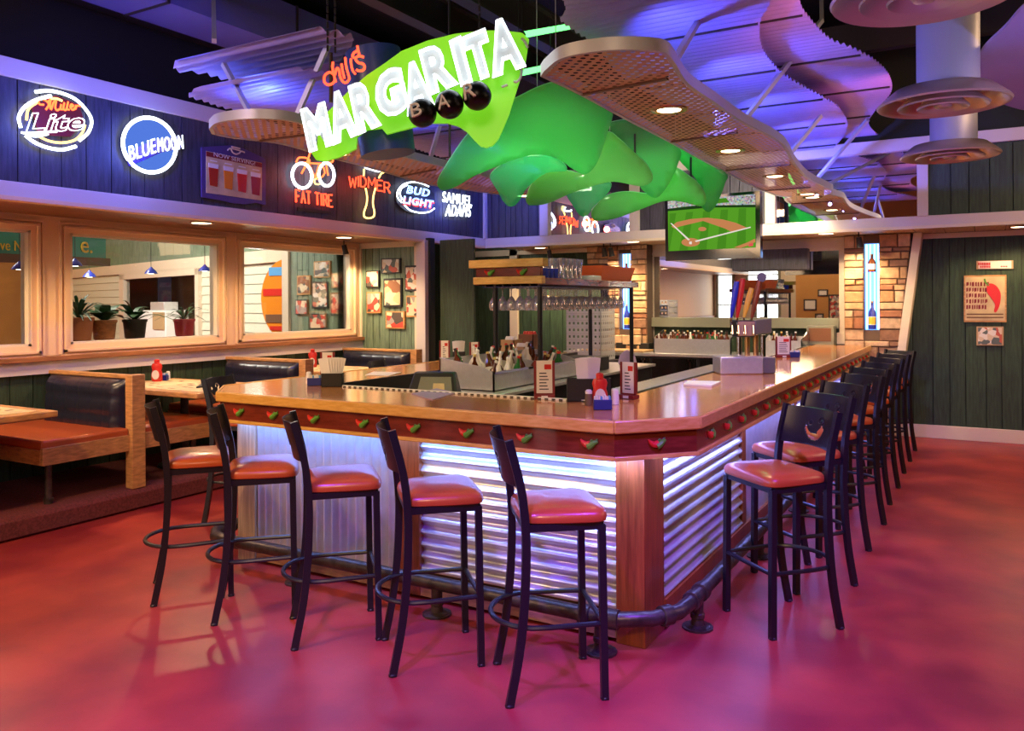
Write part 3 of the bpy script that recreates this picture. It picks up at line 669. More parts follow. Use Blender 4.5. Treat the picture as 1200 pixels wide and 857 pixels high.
# ================================================================== STOOLS
def make_stool(loc, label, group, rz):
    """origin on the floor, guest faces +x; seat .41 wide"""
    t = thing('bar_stool', loc, label, 'stool', group, rz)
    hw, fx_, rxs = .195, .135, -.19
    # seat cushion: rounded trapezoid dome
    m = MB(); N = 28; out = []
    for i in range(N):
        a = 2 * PI * i / N; c, s_ = math.cos(a), math.sin(a); p = 6.5
        x = math.copysign(abs(c) ** (2 / p), c) * .185; y_ = math.copysign(abs(s_) ** (2 / p), s_) * (.212 + .012 * (x / .2))
        if x < 0: x *= .98; 
        out.append((x - .026, y_))
    lv = [(.97, .737), (1.0, .742), (1.010, .755), (.995, .770), (.95, .782), (.75, .797), (.4, .805)]
    vs = [(x * k, y_ * k, z) for k, z in lv for x, y_ in out]; fs = [tuple(range(N))[::-1], tuple((len(lv) - 1) * N + i for i in range(N))]
    for l in range(len(lv) - 1):
        for i in range(N): fs.append((l * N + i, l * N + (i + 1) % N, (l + 1) * N + (i + 1) % N, (l + 1) * N + i))
    m.add(vs, fs).build('seat', 'red_vinyl', t, world=False)
    f_ = MB(); f_.bar((fx_ - .01, -hw, .722), (fx_ - .01, hw, .722), .022, .03).bar((rxs, -hw, .722), (rxs, hw, .722), .022, .03)
    for s_ in (-1, 1): f_.bar((fx_ - .01, s_ * hw, .722), (rxs, s_ * hw, .722), .022, .03)
    f_.build('seat_frame', 'dark_metal', t, world=False)
    for s_ in (-1, 1):
        MB().bar((fx_, s_ * hw, 0), (fx_ - .008, s_ * hw * .98, .725), .030, .030, up=(1, 0, 0)).build('leg', 'dark_metal', t, world=False)
        P = smooth2([(-.265, 0), (-.222, .22), (-.200, .42), (-.192, .62), (-.197, .76), (-.215, .90), (-.262, 1.085)], 4)
        mm = MB(); w_, d_ = .034, .026
        vs = []; fs = []
        for i, p in enumerate(P):
            q = P[min(i + 1, len(P) - 1)] - P[max(i - 1, 0)]; q.normalize(); nx, nz = q.y, -q.x
            for a_, b_ in ((-1, -1), (1, -1), (1, 1), (-1, 1)): vs.append((p.x + nx * a_ * w_ / 2, s_ * (hw + .005) + b_ * d_ / 2, p.y + nz * a_ * w_ / 2))
        for i in range(len(P) - 1):
            for k in range(4): fs.append((4 * i + k, 4 * i + (k + 1) % 4, 4 * i + 4 + (k + 1) % 4, 4 * i + 4 + k))
        fs += [(3, 2, 1, 0), tuple(4 * (len(P) - 1) + k for k in range(4))]
        mm.add(vs, fs).build('leg', 'dark_metal', t, world=False)
    # curved back panel with cut-out (chili and smile)
    nu, nv = 72, 34; zl, zh = .885, 1.078; vs = []; idx = {}; fs = []
    def hole(yy, zz):   # yy -1..1 across, zz 0..1 up
        X, Y_ = yy * .195 / 1.2, (zz - .50) * .193 / 1.2
        d = math.hypot(X, Y_); d2 = math.hypot(X + .006, Y_ - .020)
        smile = d < .058 and Y_ < -.002 and d2 > .050
        body = math.hypot(X - .012 - .010 * math.sin(Y_ * 60), Y_ * .55 - .006) < .017
        hook = abs(math.hypot(X - .034, Y_ - .024) - .015) < .0055 and not (X < .03 and Y_ < .02)
        eye = math.hypot(X + .034, Y_ - .016) < .011
        return smile or (math.hypot(X * 1.0, Y_ + .004) < .048 and not body and Y_ < .03 and X > .012) or hook or (eye)
    for j in range(nv + 1):
        for i in range(nu + 1):
            a_ = -1 + 2 * i / nu; z = zl + (zh - zl) * j / nv
            xb_ = -.212 - (z - .90) * .27 - .055 * (1 - a_ * a_)
            vs.append((xb_, a_ * .195, z))
    for j in range(nv):
        for i in range(nu):
            if hole(-1 + 2 * (i + .5) / nu, (j + .5) / nv): continue
            k = j * (nu + 1) + i; fs.append((k, k + 1, k + nu + 2, k + nu + 1))
    b_ = MB().add(vs, fs).build('backrest', 'dark_metal', t, world=False)
    so = b_.modifiers.new('thickness', 'SOLIDIFY'); so.thickness = .004
    # foot ring: sides, front bar, loop bulging behind the rear legs
    P = [(fx_, -hw, .315)] + [(-.10, -hw - .012, .315)] + [(-.13 - .185 * math.sin(a_), -(hw + .012) * math.cos(a_), .315) for a_ in [k * PI / 14 for k in range(1, 14)]] + [(-.10, hw + .012, .315), (fx_, hw, .315)]
    MB().tube(P, .0115, 8).tube([(fx_, -hw, .315), (fx_, hw, .315)], .0115, 8).build('foot_ring', 'dark_metal', t, world=False)
    for x_, y_ in ((fx_, hw), (fx_, -hw), (-.265, hw + .005), (-.265, -hw - .005)): MB().lathe([(.017, 0), (.019, .008), (.015, .014)], 8, (x_, y_, 0)).build('rubber_foot', 'black', t, world=False)
    return t
FR = math.radians(45)
stool0 = None
fs_ = [(-3.917, 2.838, 52, 'leftmost of the five, nearest the booths'), (-3.416, 2.825, 45, 'second from the left, before the pale corner post'), (-2.838, 2.81, 46, 'middle of the five, before the upright corrugated panel'), (-2.259, 2.824, 44, 'second from the right, before the brown middle post'), (-1.673, 2.843, 38.5, 'rightmost of the five, nearest the camera')]
for i, (x, y, g, l) in enumerate(fs_):     # x, y: floor point of the near rear leg
    g = math.radians(g); lab = 'red-seated black stool at the bar front, ' + l
    x -= -.265 * math.cos(g) + .20 * math.sin(g); y -= -.265 * math.sin(g) - .20 * math.cos(g)
    if stool0 is None: stool0 = make_stool((x, y, 0), lab, 'bar stools', g)
    else: dup(stool0, (x, y, 0), g, lab)
ords = ['first and nearest', 'second', 'third', 'fourth', 'fifth', 'sixth', 'seventh', 'eighth', 'ninth and farthest']
ry = [4.337, 5.03, 5.77, 6.5, 7.15, 7.82, 8.5, 9.15, 9.82]
for i, y in enumerate(ry):
    g = math.radians(229) + (random.uniform(-.03, .03) if i else 0)
    # rear-right foot sits at (-.63, y)
    off = Vector((-.265 * math.cos(g) - .2 * -math.sin(g) * -1, 0, 0))
    lx_, ly_ = -.265, .20
    wx = lx_ * math.cos(g) - ly_ * math.sin(g); wy = lx_ * math.sin(g) + ly_ * math.cos(g)
    tx = at((984, 1001, 1018, 1036, 1043, 1053, 1060, 1067, 1073)[i], 600, y=y).x
    dup(stool0, (tx - wx, y - wy, 0), g, 'red-seated black stool on the right side of the bar, %s from camera' % ords[i])
dup(stool0, (-4.86, 4.36, 0), math.radians(20), 'black stool at the left side of the bar, partly hidden behind the front stools')
dup(stool0, (-4.90, 6.3, 0), math.radians(20), 'black stool at the left side of the bar, farther back beside the booths')

# ================================================================== BOOTHS
def bench(y, both, label, near=True, far=True, xa=-5.96, xwall=XW + .03):
    t = thing('booth_bench', (xa, y, .166), label, 'bench', 'booth benches')
    MB().box(xa - .02, xa + .07, y - .045, y + .075, .166, 1.08).build('end_post', 'booth_wood', t, bevel=.006)
    MB().box(xwall, xa - .02, y - .02, y + .05, 1.045, 1.075).build('top_rail', 'booth_wood', t, bevel=.004)
    MB().box(xwall, xa - .02, y + .0, y + .03, .5, 1.046).build('back_board', 'booth_wood', t, smooth=False)
    for s_, on in ((-1, near), (1, far)):
        if not on: continue
        # quilted back cushion
        y0 = y if s_ < 0 else y + .03; nx, nz = 24, 9; m = MB(); vs = []; fs = []
        for j in range(nz * 2 + 1):
            for i in range(nx * 3 + 1):
                u_, v_ = i / (nx * 3), j / (nz * 2)
                ed = min(1, min(u_, 1 - u_) * 14) ** .5 * min(1, min(v_, 1 - v_) * 8) ** .5
                row = abs(math.sin(v_ * PI * 3)) ** .35
                vs.append((xwall + .03 + (xa - .045 - xwall - .03) * u_, y0 + s_ * (.02 + .085 * ed * (.90 + .1 * row) * (.94 + .06 * abs(math.sin(u_ * PI * 6)) ** .3)) * (1.25 - .3 * v_), .60 + (1.04 - .60) * v_))
        W = nx * 3 + 1
        for j in range(nz * 2):
            for i in range(nx * 3): k = j * W + i; fs.append((k, k + 1, k + W + 1, k + W))
        m.add(vs, fs).build('back_cushion', 'black_vinyl', t)
        ys0, ys1 = (y - .74, y - .04) if s_ < 0 else (y + .07, y + .74)
        MB().box(xwall, xa + .03, ys0, ys1, .575, .655).build('seat_cushion', 'red_vinyl', t, bevel=.025)
        MB().box(xa, xa + .035, ys0, ys1, .47, .60).box(xwall, xa, (ys0 if s_ < 0 else ys1 - .03), (ys0 + .03 if s_ < 0 else ys1), .47, .58).build('seat_rail', 'booth_wood', t, bevel=.004)
        ly = ys0 + .10 if s_ < 0 else ys1 - .10
        MB().lathe([(.032, 0), (.036, .04), (.026, .045), (.024, .30)], 12, (xa - .07, ly, .167)).build('leg', 'pipe_iron', t)
    return t
bench(4.13, True, 'double booth bench with black back and orange-red seats, nearest the camera')
bench(6.05, True, 'double booth bench with black back, middle one under the windows')
bench(7.9, False, 'single booth bench with black back against the picture wall', far=False)
bench(2.2, True, 'double booth bench at the left edge of the room, outside the windows corner')
def booth_table(y0, y1, label, first=None):
    x0, x1 = XW + .04, -5.66; z = .90
    t = thing('booth_table', ((x0 + x1) / 2, (y0 + y1) / 2, .166), label, 'table', 'booth tables')
    MB().box(x0, x1, y0, y1, z - .045, z).build('table_edge', 'booth_wood', t, bevel=.008)
    m = MB().use('parchment').box(x0 + .09, x1 - .10, y0 + .09, y1 - .09, z - .001, z + .002)
    m.build('map_inlay', None, t, smooth=False)
    m = MB().use('brown')
    for _ in range(34): 
        px_, py_ = random.uniform(x0 + .12, x1 - .2), random.uniform(y0 + .12, y1 - .18); m.box(px_, px_ + random.uniform(.02, .09), py_, py_ + random.uniform(.012, .05), z + .002, z + .003)
    m.build('inlay_print', None, t, smooth=False)
    MB().lathe([(.24, 0), (.23, .02), (.04, .05), (.035, z - .21)], 16, ((x0 + x1) / 2, (y0 + y1) / 2, .167)).build('pedestal', 'black', t)
booth_table(2.65, 3.35, 'wooden booth table with printed inlay cut by the left edge of the photo')
booth_table(4.52, 5.38, 'wooden booth table with printed inlay holding the red ketchup bottle by the window')
booth_table(6.55, 7.35, 'wooden booth table with printed inlay nearest the picture wall')

# ================================================================== HANGING CEILING PIECES
def poly_at(pts, z, closed=True, n=5):
    P = [at(x, y, z=z) for x, y in pts]
    return smooth2(P, n, closed)
def slab_poly(mb, P, th):
    mb.prism(P, (0, 0, th)); return mb
def cloud(name, right, left, z, label, lamps, seams, n=6):
    """perforated flat cloud: right & left edge polylines in photo pixels lying in the plane z"""
    Rr = smooth2([at(x, y, z=z) for x, y in right], n); L = smooth2([at(x, y, z=z) for x, y in left], n)
    out = Rr + list(reversed(L)); c = sum(out, Vector()) / len(out)
    t = thing(name, c, label, 'ceiling panel')
    m = MB(); tri = geometry.tessellate_polygon([out]); m.add(out, [tuple(q) for q in tri]); m.build('perforated_panel', 'perforated', t, smooth=False)
    N = len(out); m = MB(); e = .012; cc = [Vector((p.x, p.y, 0)) for p in out]
    nr_ = []
    for i in range(N):
        d = cc[(i + 1) % N] - cc[i - 1]; d.normalize(); nr_.append(Vector((d.y, -d.x, 0)) * e)
    vs = []
    for p, q in zip(out, nr_): vs += [p - q + Vector((0, 0, -.008)), p + q + Vector((0, 0, -.008)), p + q + Vector((0, 0, .055)), p - q + Vector((0, 0, .055))]
    fs = []
    for i in range(N):
        j = (i + 1) % N
        for k in range(4): fs.append((4 * i + k, 4 * i + (k + 1) % 4, 4 * j + (k + 1) % 4, 4 * j + k))
    m.add(vs, fs).build('rim', 'duct', t)
    for (x0, y0), (x1, y1) in seams:
        MB().bar(at(x0, y0, z=z + .01), at(x1, y1, z=z + .01), .03, .04).build('cross_bar', 'brown', t, smooth=False)
    for lx, ly in lamps:
        p = at(lx, ly, z=z)
        d = MB().use('brass').lathe([(.074, -.005), (.085, -.012), (.115, -.008), (.118, -.001)], 20, p)
        dl = d.build('downlight', None, t)
        MB().lathe([(.0, -.007), (.074, -.007)], 18, p).build('bulb', 'lamp_glow', dl)
        light('SPOT', p + Vector((0, 0, -.03)), 60, WARM, p + Vector((0, 0, -2)), .05, spot=100, blend=.7)
    return t
cloud('perforated_cloud', [(640, 82), (660, 67), (700, 59), (740, 57), (775, 60), (788, 72), (805, 97), (835, 118), (870, 142), (905, 160), (920, 172), (930, 190), (947, 208), (975, 222)],
      [(636, 88), (680, 109), (735, 139), (790, 168), (850, 201), (908, 228), (940, 230), (975, 227)], 2.85,
      'S-shaped perforated metal ceiling cloud with warm downlights hanging above the right bar arm',
      [(784, 128), (856, 176), (908, 206), (946, 227)], [((682, 108), (782, 89)), ((786, 164), (864, 153)), ((851, 198), (926, 191)), ((897, 222), (950, 218))])
cloud('perforated_cloud', [(247, 150), (256, 143), (280, 139), (310, 138), (345, 142), (390, 157), (440, 174), (500, 190), (560, 204), (624, 224), (642, 228)],
      [(250, 156), (275, 161), (330, 168), (380, 182), (440, 198), (500, 215), (545, 222), (590, 228), (615, 231), (640, 233)], 2.85,
      'long curved perforated metal ceiling cloud hanging above the left bar arm before the neon signs',
      [(613, 229), (395, 180)], [((303, 163), (357, 156)), ((470, 205), (510, 197))])
def corrugated_sheet(name, left, right, z, label, wl_=.078, amp=.011, seams=(), xs_n=14, m_='cloud_metal', cat='ceiling panel'):
    """corrugation runs along x; left/right edge as pixel polylines in plane z"""
    def ed(pp):
        P = smooth2([at(x, y, z=z) for x, y in pp], 8); P.sort(key=lambda p: p.y); return P
    def xi(P, y):
        if y <= P[0].y: return P[0].x
        for a, b in zip(P, P[1:]):
            if a.y <= y <= b.y: return a.x + (b.x - a.x) * (y - a.y) / max(b.y - a.y, 1e-6)
        return P[-1].x
    L, Rr = ed(left), ed(right); y0 = max(L[0].y, Rr[0].y); y1 = min(L[-1].y, Rr[-1].y)
    t = thing(name, ((L[0].x + Rr[-1].x) / 2, (y0 + y1) / 2, z), label, cat)
    n_ = max(8, int((y1 - y0) / wl_ * 8)); vs = []; fs = []
    for i in range(n_ + 1):
        y = y0 + (y1 - y0) * i / n_; a, b = xi(L, y), xi(Rr, y)
        if b < a: a = b = (a + b) / 2
        o = amp * math.sin((y - y0) / wl_ * 2 * PI)
        for k in range(xs_n + 1): vs.append((a + (b - a) * k / xs_n, y, z + o))
    W = xs_n + 1
    for i in range(n_):
        for k in range(xs_n): q = i * W + k; fs.append((q, q + 1, q + W + 1, q + W))
    MB().add(vs, fs).build('corrugated_panel', m_, t)
    y = y0 + 1.0
    while y < y1 - .2:
        a, b = xi(L, y), xi(Rr, y)
        if b - a > .1: MB().box(a + .02, b - .02, y, y + .02, z - .019, z + .03).build('seam_strip', 'beam_dark', t, smooth=False)
        y += 1.1
    return t
corrugated_sheet('wave_panel', [(640, -60), (652, -20), (663, 11), (656, 22), (676, 38), (701, 55), (730, 90), (800, 130), (880, 170), (930, 205), (945, 222)],
                 [(905, -60), (903, 0), (891, 25), (894, 57), (917, 85), (948, 104), (980, 123), (993, 143), (988, 160), (975, 175), (970, 183)], 3.36,
                 'large violet corrugated wave panel over the right bar arm, the lower of two')
corrugated_sheet('wave_panel', [(790, -60), (800, 0), (790, 30), (800, 60), (840, 100), (900, 130), (940, 150), (965, 175)],
                 [(930, -60), (937, 0), (950, 22), (973, 45), (1000, 56), (1025, 70), (1042, 88), (1044, 108), (1025, 130), (1018, 145), (1030, 158), (1057, 168)], 3.47,
                 'violet corrugated wave panel with serrated outer edge beside the round diffusers')
corrugated_sheet('wave_panel', [(262, 47), (240, 58), (215, 65), (203, 78), (212, 83), (237, 85), (262, 92), (285, 95)],
                 [(370, 33), (412, 42), (410, 55), (400, 68), (380, 82), (350, 92)], 3.42,
                 'blue corrugated wave panel highest at the left behind the chili neon lettering', wl_=.10, amp=.018)
corrugated_sheet('wave_panel', [(345, 80), (300, 87), (250, 95), (235, 100), (221, 112), (238, 118), (262, 126), (300, 133), (345, 138), (440, 160), (520, 185), (575, 205), (620, 222)],
                 [(345, 79), (376, 84), (400, 92), (440, 110), (500, 128), (550, 150), (600, 180), (640, 205), (655, 222)], 3.20,
                 'blue corrugated wave panel lower at the left above the perforated cloud')
# small smooth cloud upper right
P = smooth2([at(x, y, z=3.3) for x, y in ((1230, -10), (1200, 8), (1178, 32), (1152, 58), (1142, 82), (1148, 104), (1165, 118), (1205, 130), (1260, 130), (1290, 60))], 6, True)
c = sum(P, Vector()) / len(P); t = thing('smooth_cloud', c, 'smooth blue-violet curved ceiling panel at the upper right edge', 'ceiling panel')
slab_poly(MB(), P, .02).build('panel', 'fabric_purple', t); 
light('SPOT', (1.3, 5.2, 2.6), 60, (.25, .28, 1), c, .1, spot=100)
# hanger struts
def strut(a, b, label, w=.032, m_='duct'):
    o = MB().bar(a, b, w).build('hanger_strut', m_, smooth=False); return tag(o, label, 'strut', 'struts holding the ceiling clouds')
strut(at(789, 74, z=2.93), at(845, -20, z=3.9), 'pale metal strut rising from the corner of the right perforated cloud')
strut(at(872, 141, z=2.93), at(963, 24, z=3.9), 'long pale metal strut rising from the middle of the right cloud')
strut(at(963, 24, z=3.9), at(962, -30, z=4.6), 'short vertical hanger rod above the long pale strut')
strut(at(926, 180, z=2.93), at(962, 136, z=3.3), 'short pale strut near the far lamps of the right cloud')
strut(at(950, 218, z=2.93), at(1017, 140, z=3.43), 'pale strut rising from the tip of the right cloud')
strut(at(296, 138, z=2.93), at(262, 75, z=3.4), 'strut leaning left above the left cloud, nearest its rounded end')
strut(at(346, 140, z=2.93), at(390, 40, z=3.5), 'strut leaning right behind the letter M of the neon sign')
strut(at(503, 190, z=2.93), at(520, 130, z=3.3), 'strut seen between the blue cup and the green canopy')
strut(at(251, 48, z=3.44), at(250, -10, z=4.3), 'vertical brown hanger above the highest left wave panel')
# spotlights clamped on the clouds
def spot_head(p, d, label, s=1, m_='black'):
    t = thing('spotlight', p, label, 'spotlight')
    d = Vector(d).normalized(); p = Vector(p)
    MB().tube([p - d * .05 * s, p + d * .04 * s, p + d * .07 * s], [.030 * s, .036 * s, .042 * s], 12).build('lamp_head', m_, t)
    MB().tube([p - d * .05 * s, p - d * .05 * s + Vector((0, 0, .09 * s))], .008 * s, 6).build('stem', m_, t)
    MB().lathe([(.03 * s, 0), (.03 * s, .015)], 10, p - d * .05 * s + Vector((0, 0, .09 * s))).build('mount', m_, t)
    return t
for (px_, py_, l) in ((404, 290, 'small black spotlight under the soffit above the third window'), (547 + 97, 298, 'black spotlight under the back soffit above the glass rack'), (708, 296, 'left of a pair of black spotlights by the left stone pillar'), (716, 296, 'right of a pair of black spotlights by the left stone pillar'), (1007, 284, 'black spotlight hanging before the right stone pillar')):
    yq = YP - .5 if px_ < 420 else 10.2
    p = at(px_, py_, y=yq); p.z = ZS - .10
    light('SPOT', p + Vector((0, .05, -.06)), 55, (1, .74, .40), (p.x, YR if px_ > 420 else YP, 1.35), .04, spot=95, blend=.7)
    spot_head(p, (.1, .2, -1), l)
for (px_, py_, l) in ((845, 142, 'blue-lit fixture standing on the rim in the middle of the right cloud'), (946, 214, 'blue-lit fixture standing on the far tip of the right cloud')):
    p = at(px_, py_, z=2.98); spot_head(p, (.6, .4, .7), l, 1.0, 'duct')
# soffit downlights
def soffit_light(p, label, r=.10, e=26):
    t = thing('soffit_downlight', p, label, 'downlight', 'downlights in the soffits')
    MB().lathe([(r, -.004), (r * 1.2, -.010), (r * 1.2, .002)], 20, p).build('trim_ring', 'brass', t)
    MB().lathe([(0, -.006), (r, -.006)], 20, p).build('bulb', 'lamp_glow', t)
    light('SPOT', Vector(p) + Vector((0, 0, -.03)), e, (1, .66, .34), Vector(p) + Vector((0, 0, -2)), .06, spot=150, blend=.5)
for px_, py_, l in ((236, 261, 'round soffit light above the middle window'), (403, 278, 'round soffit light above the third window')):
    soffit_light(at(px_, py_, z=ZS - .003), l, .09, 120)
soffit_light(Vector((-6.6, 3.0, ZS - .003)), 'round soffit light over the first booth', .09, 120)
soffit_light(Vector((-5.5, 10.3, ZS - .002)), 'round back soffit light behind the glass rack', .08, 90)
for px_, l in ((742, 'round back soffit light left of the mirror'), (968, 'round back soffit light right of the mirror')):
    soffit_light(at(px_, 283 if px_ < 800 else 273.5, z=ZS - .002), l, .08, 90)
soffit_light(Vector((.35, 10.3, ZS - .002)), 'round back soffit light over the dark green wall', .08, 60)

# round diffusers with their ducts
for k, (px_, py_, d, r, top) in enumerate(((1083, -2, 3.75, .39, 4.7), (1105, 124, 5.45, .39, 4.7), (1113, 184, 7.30, .39, 4.7))):
    p = at(px_, py_, d=d)
    t = thing('round_diffuser', p, 'round ringed metal air diffuser, %s' % ('nearest and cut by the top edge', 'middle of the three below a pale duct', 'farthest and smallest of the three')[k], 'air diffuser', 'air diffusers')
    MB().lathe([(.30, .085), (.385, .005), (.40, .0), (.408, .012), (.395, .03), (.30, .11), (.21, .12)], 44, p).build('outer_cone', 'diffuser_metal', t)
    for r0, r1, zz in ((.275, .185, -.012), (.155, .085, -.020)): MB().lathe([(r1, zz + .075), (r0 - .012, zz + .006), (r0, zz), (r0 + .006, zz + .010), (r1 + .008, zz + .088)], 36, p).build('ring', 'diffuser_metal', t)
    MB().lathe([(.0, -.022), (.045, -.015), (.058, .0), (.03, .04), (0, .05)], 24, p).build('centre_cone', 'diffuser_metal', t)
    MB().lathe([(0, .10), (.29, .10)], 32, p).build('throat_shade', 'black', t)  # black disc, the shade between the rings put into its colour
    q = p + Vector((0.03, 0.0, .09))
    MB().lathe([(.20, 0), (.20, .03), (.19, .05), (.19, top - q.z)], 32, q).lathe([(.197, .55), (.197, .58)], 32, q).build('duct', 'duct', t)
light('SPOT', (-.6, 3.2, 2.4), 40, (.2, .25, 1), at(1105, 90, d=5.5), .05, spot=60)
light('SPOT', (1.4, 3.4, 2.0), 35, (1, .8, .62), at(1110, 100, d=5.5), .1, spot=60)

# green acrylic canopies
def canopy(outline, z_fn, label, m_='acrylic_green', rod=None):
    """outline in photo pixels; z_fn(px,py) gives the distance of the curved sheet"""
    P2 = smooth2([Vector((x, y)) for x, y in outline], 5, True)
    xs = [p.x for p in P2]; ys_ = [p.y for p in P2]; st = 9
    pts = list(P2); n = len(P2); edges_ = [(i, (i + 1) % n) for i in range(n)]
    def inside(x, y):
        c = False
        for i in range(n):
            a, b = P2[i], P2[(i + 1) % n]
            if (a.y > y) != (b.y > y) and x < (b.x - a.x) * (y - a.y) / (b.y - a.y) + a.x: c = not c
        return c
    x = min(xs) + st / 2
    while x < max(xs):
        y = min(ys_) + st / 2
        while y < max(ys_):
            if inside(x, y) and min((Vector((x, y)) - q).length for q in P2) > 3: pts.append(Vector((x, y)))
            y += st
        x += st
    r = geometry.delaunay_2d_cdt(pts, edges_, [list(range(n))], 1, .01)
    V = [at(v.x, v.y, d=z_fn(v.x, v.y)) for v in r[0]]
    o = MB().add(V, [tuple(f) for f in r[2]]).build('acrylic_canopy', m_)
    c = sum(V, Vector()) / len(V)
    o.data.transform(Matrix.Translation(-c)); o.location = c
    top = max((v - c for v in V), key=lambda q: q.z); W_ = MB().tube([top, top + Vector((0, 0, 4.70 - (c + top).z))], .003, 5).build('hanger_wire', 'steel'); W_.parent = o
    s = o.modifiers.new('thickness', 'SOLIDIFY'); s.thickness = .010; o.data.materials.append(M['acrylic_bright_edge']); s.material_offset_rim = 1  # lighter rim material, edge brightness put into the colour
    for p in o.data.polygons: p.use_smooth = True
    return tag(o, label, 'canopy', 'green acrylic canopies')
C1 = [(513, 210), (514, 219), (521, 222), (535, 217), (556, 205), (580, 195), (605, 185), (630, 180), (652, 184), (670, 196), (684, 203), (694, 198), (703, 183), (711, 158), (718, 130), (700, 112), (675, 98), (645, 96), (608, 112), (575, 130), (547, 157), (526, 187)]
C2 = [(617, 228), (617, 237), (624, 240), (643, 237), (668, 226), (695, 217), (720, 212), (748, 217), (761, 214), (765, 206), (757, 191), (743, 178), (727, 163), (712, 154), (702, 178), (694, 196), (684, 203), (664, 199), (642, 199), (626, 210)]
C3 = [(714, 150), (712, 145), (722, 141), (738, 141), (770, 156), (797, 173), (794, 192), (787, 208), (778, 223), (769, 231), (760, 228), (750, 218), (752, 208), (740, 180)]
C4 = [(693, 248), (695, 257), (704, 258), (722, 255), (750, 245), (778, 235), (800, 236), (820, 241), (827, 236), (826, 226), (818, 214), (808, 206), (792, 196), (785, 210), (773, 228), (755, 226), (733, 224), (712, 228), (700, 238)]
C5 = [(795, 186), (797, 175), (812, 180), (850, 202), (849, 215), (843, 232), (836, 244), (829, 248), (822, 242), (818, 232), (822, 222), (810, 203)]
E1 = [(574, 206), (582, 221), (592, 238), (601, 241), (609, 234), (618, 219), (640, 202), (664, 199), (655, 186), (630, 179), (600, 186), (585, 194)]
E2 = [(664, 226), (671, 240), (680, 252), (688, 252), (697, 240), (712, 226), (716, 214), (700, 213), (680, 219)]
lin = lambda y0, d0, y1, d1: (lambda x, y: d0 + (d1 - d0) * (y - y0) / (y1 - y0))
f1 = lambda x, y: 5.0 + (y - 96) / 126 * 1.0 + .14 * math.sin((x - 520) / 60)
f2 = lambda x, y: 5.95 + (y - 150) / 90 * .7 + .08 * math.sin((x - 600) / 40)
f3 = lambda x, y: 6.65 + (y - 141) / 90 * .6
f4 = lambda x, y: 7.05 + (y - 195) / 60 * .4 + .06 * math.sin((x - 690) / 35)
f5 = lambda x, y: 7.30 + (y - 175) / 70 * .25
canopy(C1, f1, 'largest wavy green acrylic canopy, nearest, left tip pointing down')
canopy(C2, f2, 'wavy green acrylic canopy tucked just behind the largest one', 'acrylic_lime')
canopy(C3, f3, 'teal-green hanging canopy lobe under the edge of the right cloud, middle one')
canopy(C4, f4, 'pale green acrylic canopy with left tip above the beam, right before the screen', 'acrylic_lime')
canopy(C5, f5, 'farthest green canopy lobe hanging in front of the television screen')
canopy(E1, lambda x, y: 6.05 + (y - 180) / 60 * .4, 'see-through teal canopy tongue hanging below the largest canopy', 'acrylic_teal')
canopy(E2, lambda x, y: 6.85 + (y - 213) / 40 * .2, 'small see-through teal canopy tongue above the reversed neon reflection', 'acrylic_teal')
for (x, y0, y1, d, l) in ((744, 147, 180, 6.75, 'thin black rod holding the middle canopy'), (809.6, 182, 209, 7.33, 'thin black rod holding the far canopy'), (527, 120, 184, 6.0, 'thin black rod left of the largest canopy')):
    tag(MB().tube([at(x, y1, d=d), at(x, y0, d=d), at(x, y0, d=d) + Vector((0, 0, 1.6))], .010, 6).build('hanger_rod', 'black'), l, 'rod')
def neon_tube(a, b, label):
    t = thing('neon_tube', a, label, 'neon tube'); MB().tube([a, b], .022, 8).build('glass_tube', 'neon_green', t)
    d = (b - a).normalized(); MB().tube([a - d * .05, a], .028, 8).build('end_cap', 'black', t); MB().tube([b, b + d * .05], .028, 8).build('end_cap', 'black', t)
    for q in (a, b): MB().tube([q, Vector((q.x, q.y, 4.70))], .003, 5).build('hanger_wire', 'black', t)
neon_tube(at(612, 41, d=5.6), at(684, 28, d=6.6), 'upper green neon tube right of the margarita sign')
neon_tube(at(608, 86, d=5.8), at(645, 78, d=6.3), 'lower green neon tube right of the margarita sign')
light('SPOT', at(640, 60, d=6.4), 100, (.15, 1, .32), at(640, 170, d=5.8), .3, spot=80, blend=.9)
light('SPOT', at(775, 120, d=7.9), 75, (.15, 1, .35), at(790, 215, d=7.3), .25, spot=80, blend=.9)
light('SPOT', at(560, 330, d=4.6), 75, (.75, 1, .60), at(640, 170, d=5.6), .2, spot=45, blend=.9)  # this and the next two: unseen spots added below to brighten the canopies
light('SPOT', at(650, 320, d=5.2), 60, (.8, 1, .6), at(690, 205, d=6.3), .2, spot=45, blend=.9)
light('SPOT', at(700, 330, d=5.6), 75, (.75, 1, .60), at(745, 210, d=7.0), .2, spot=45, blend=.9)
light('SPOT', at(470, 230, d=5.3), 30, (.3, .5, 1), at(545, 190, d=5.7), .1, spot=50, blend=.9)

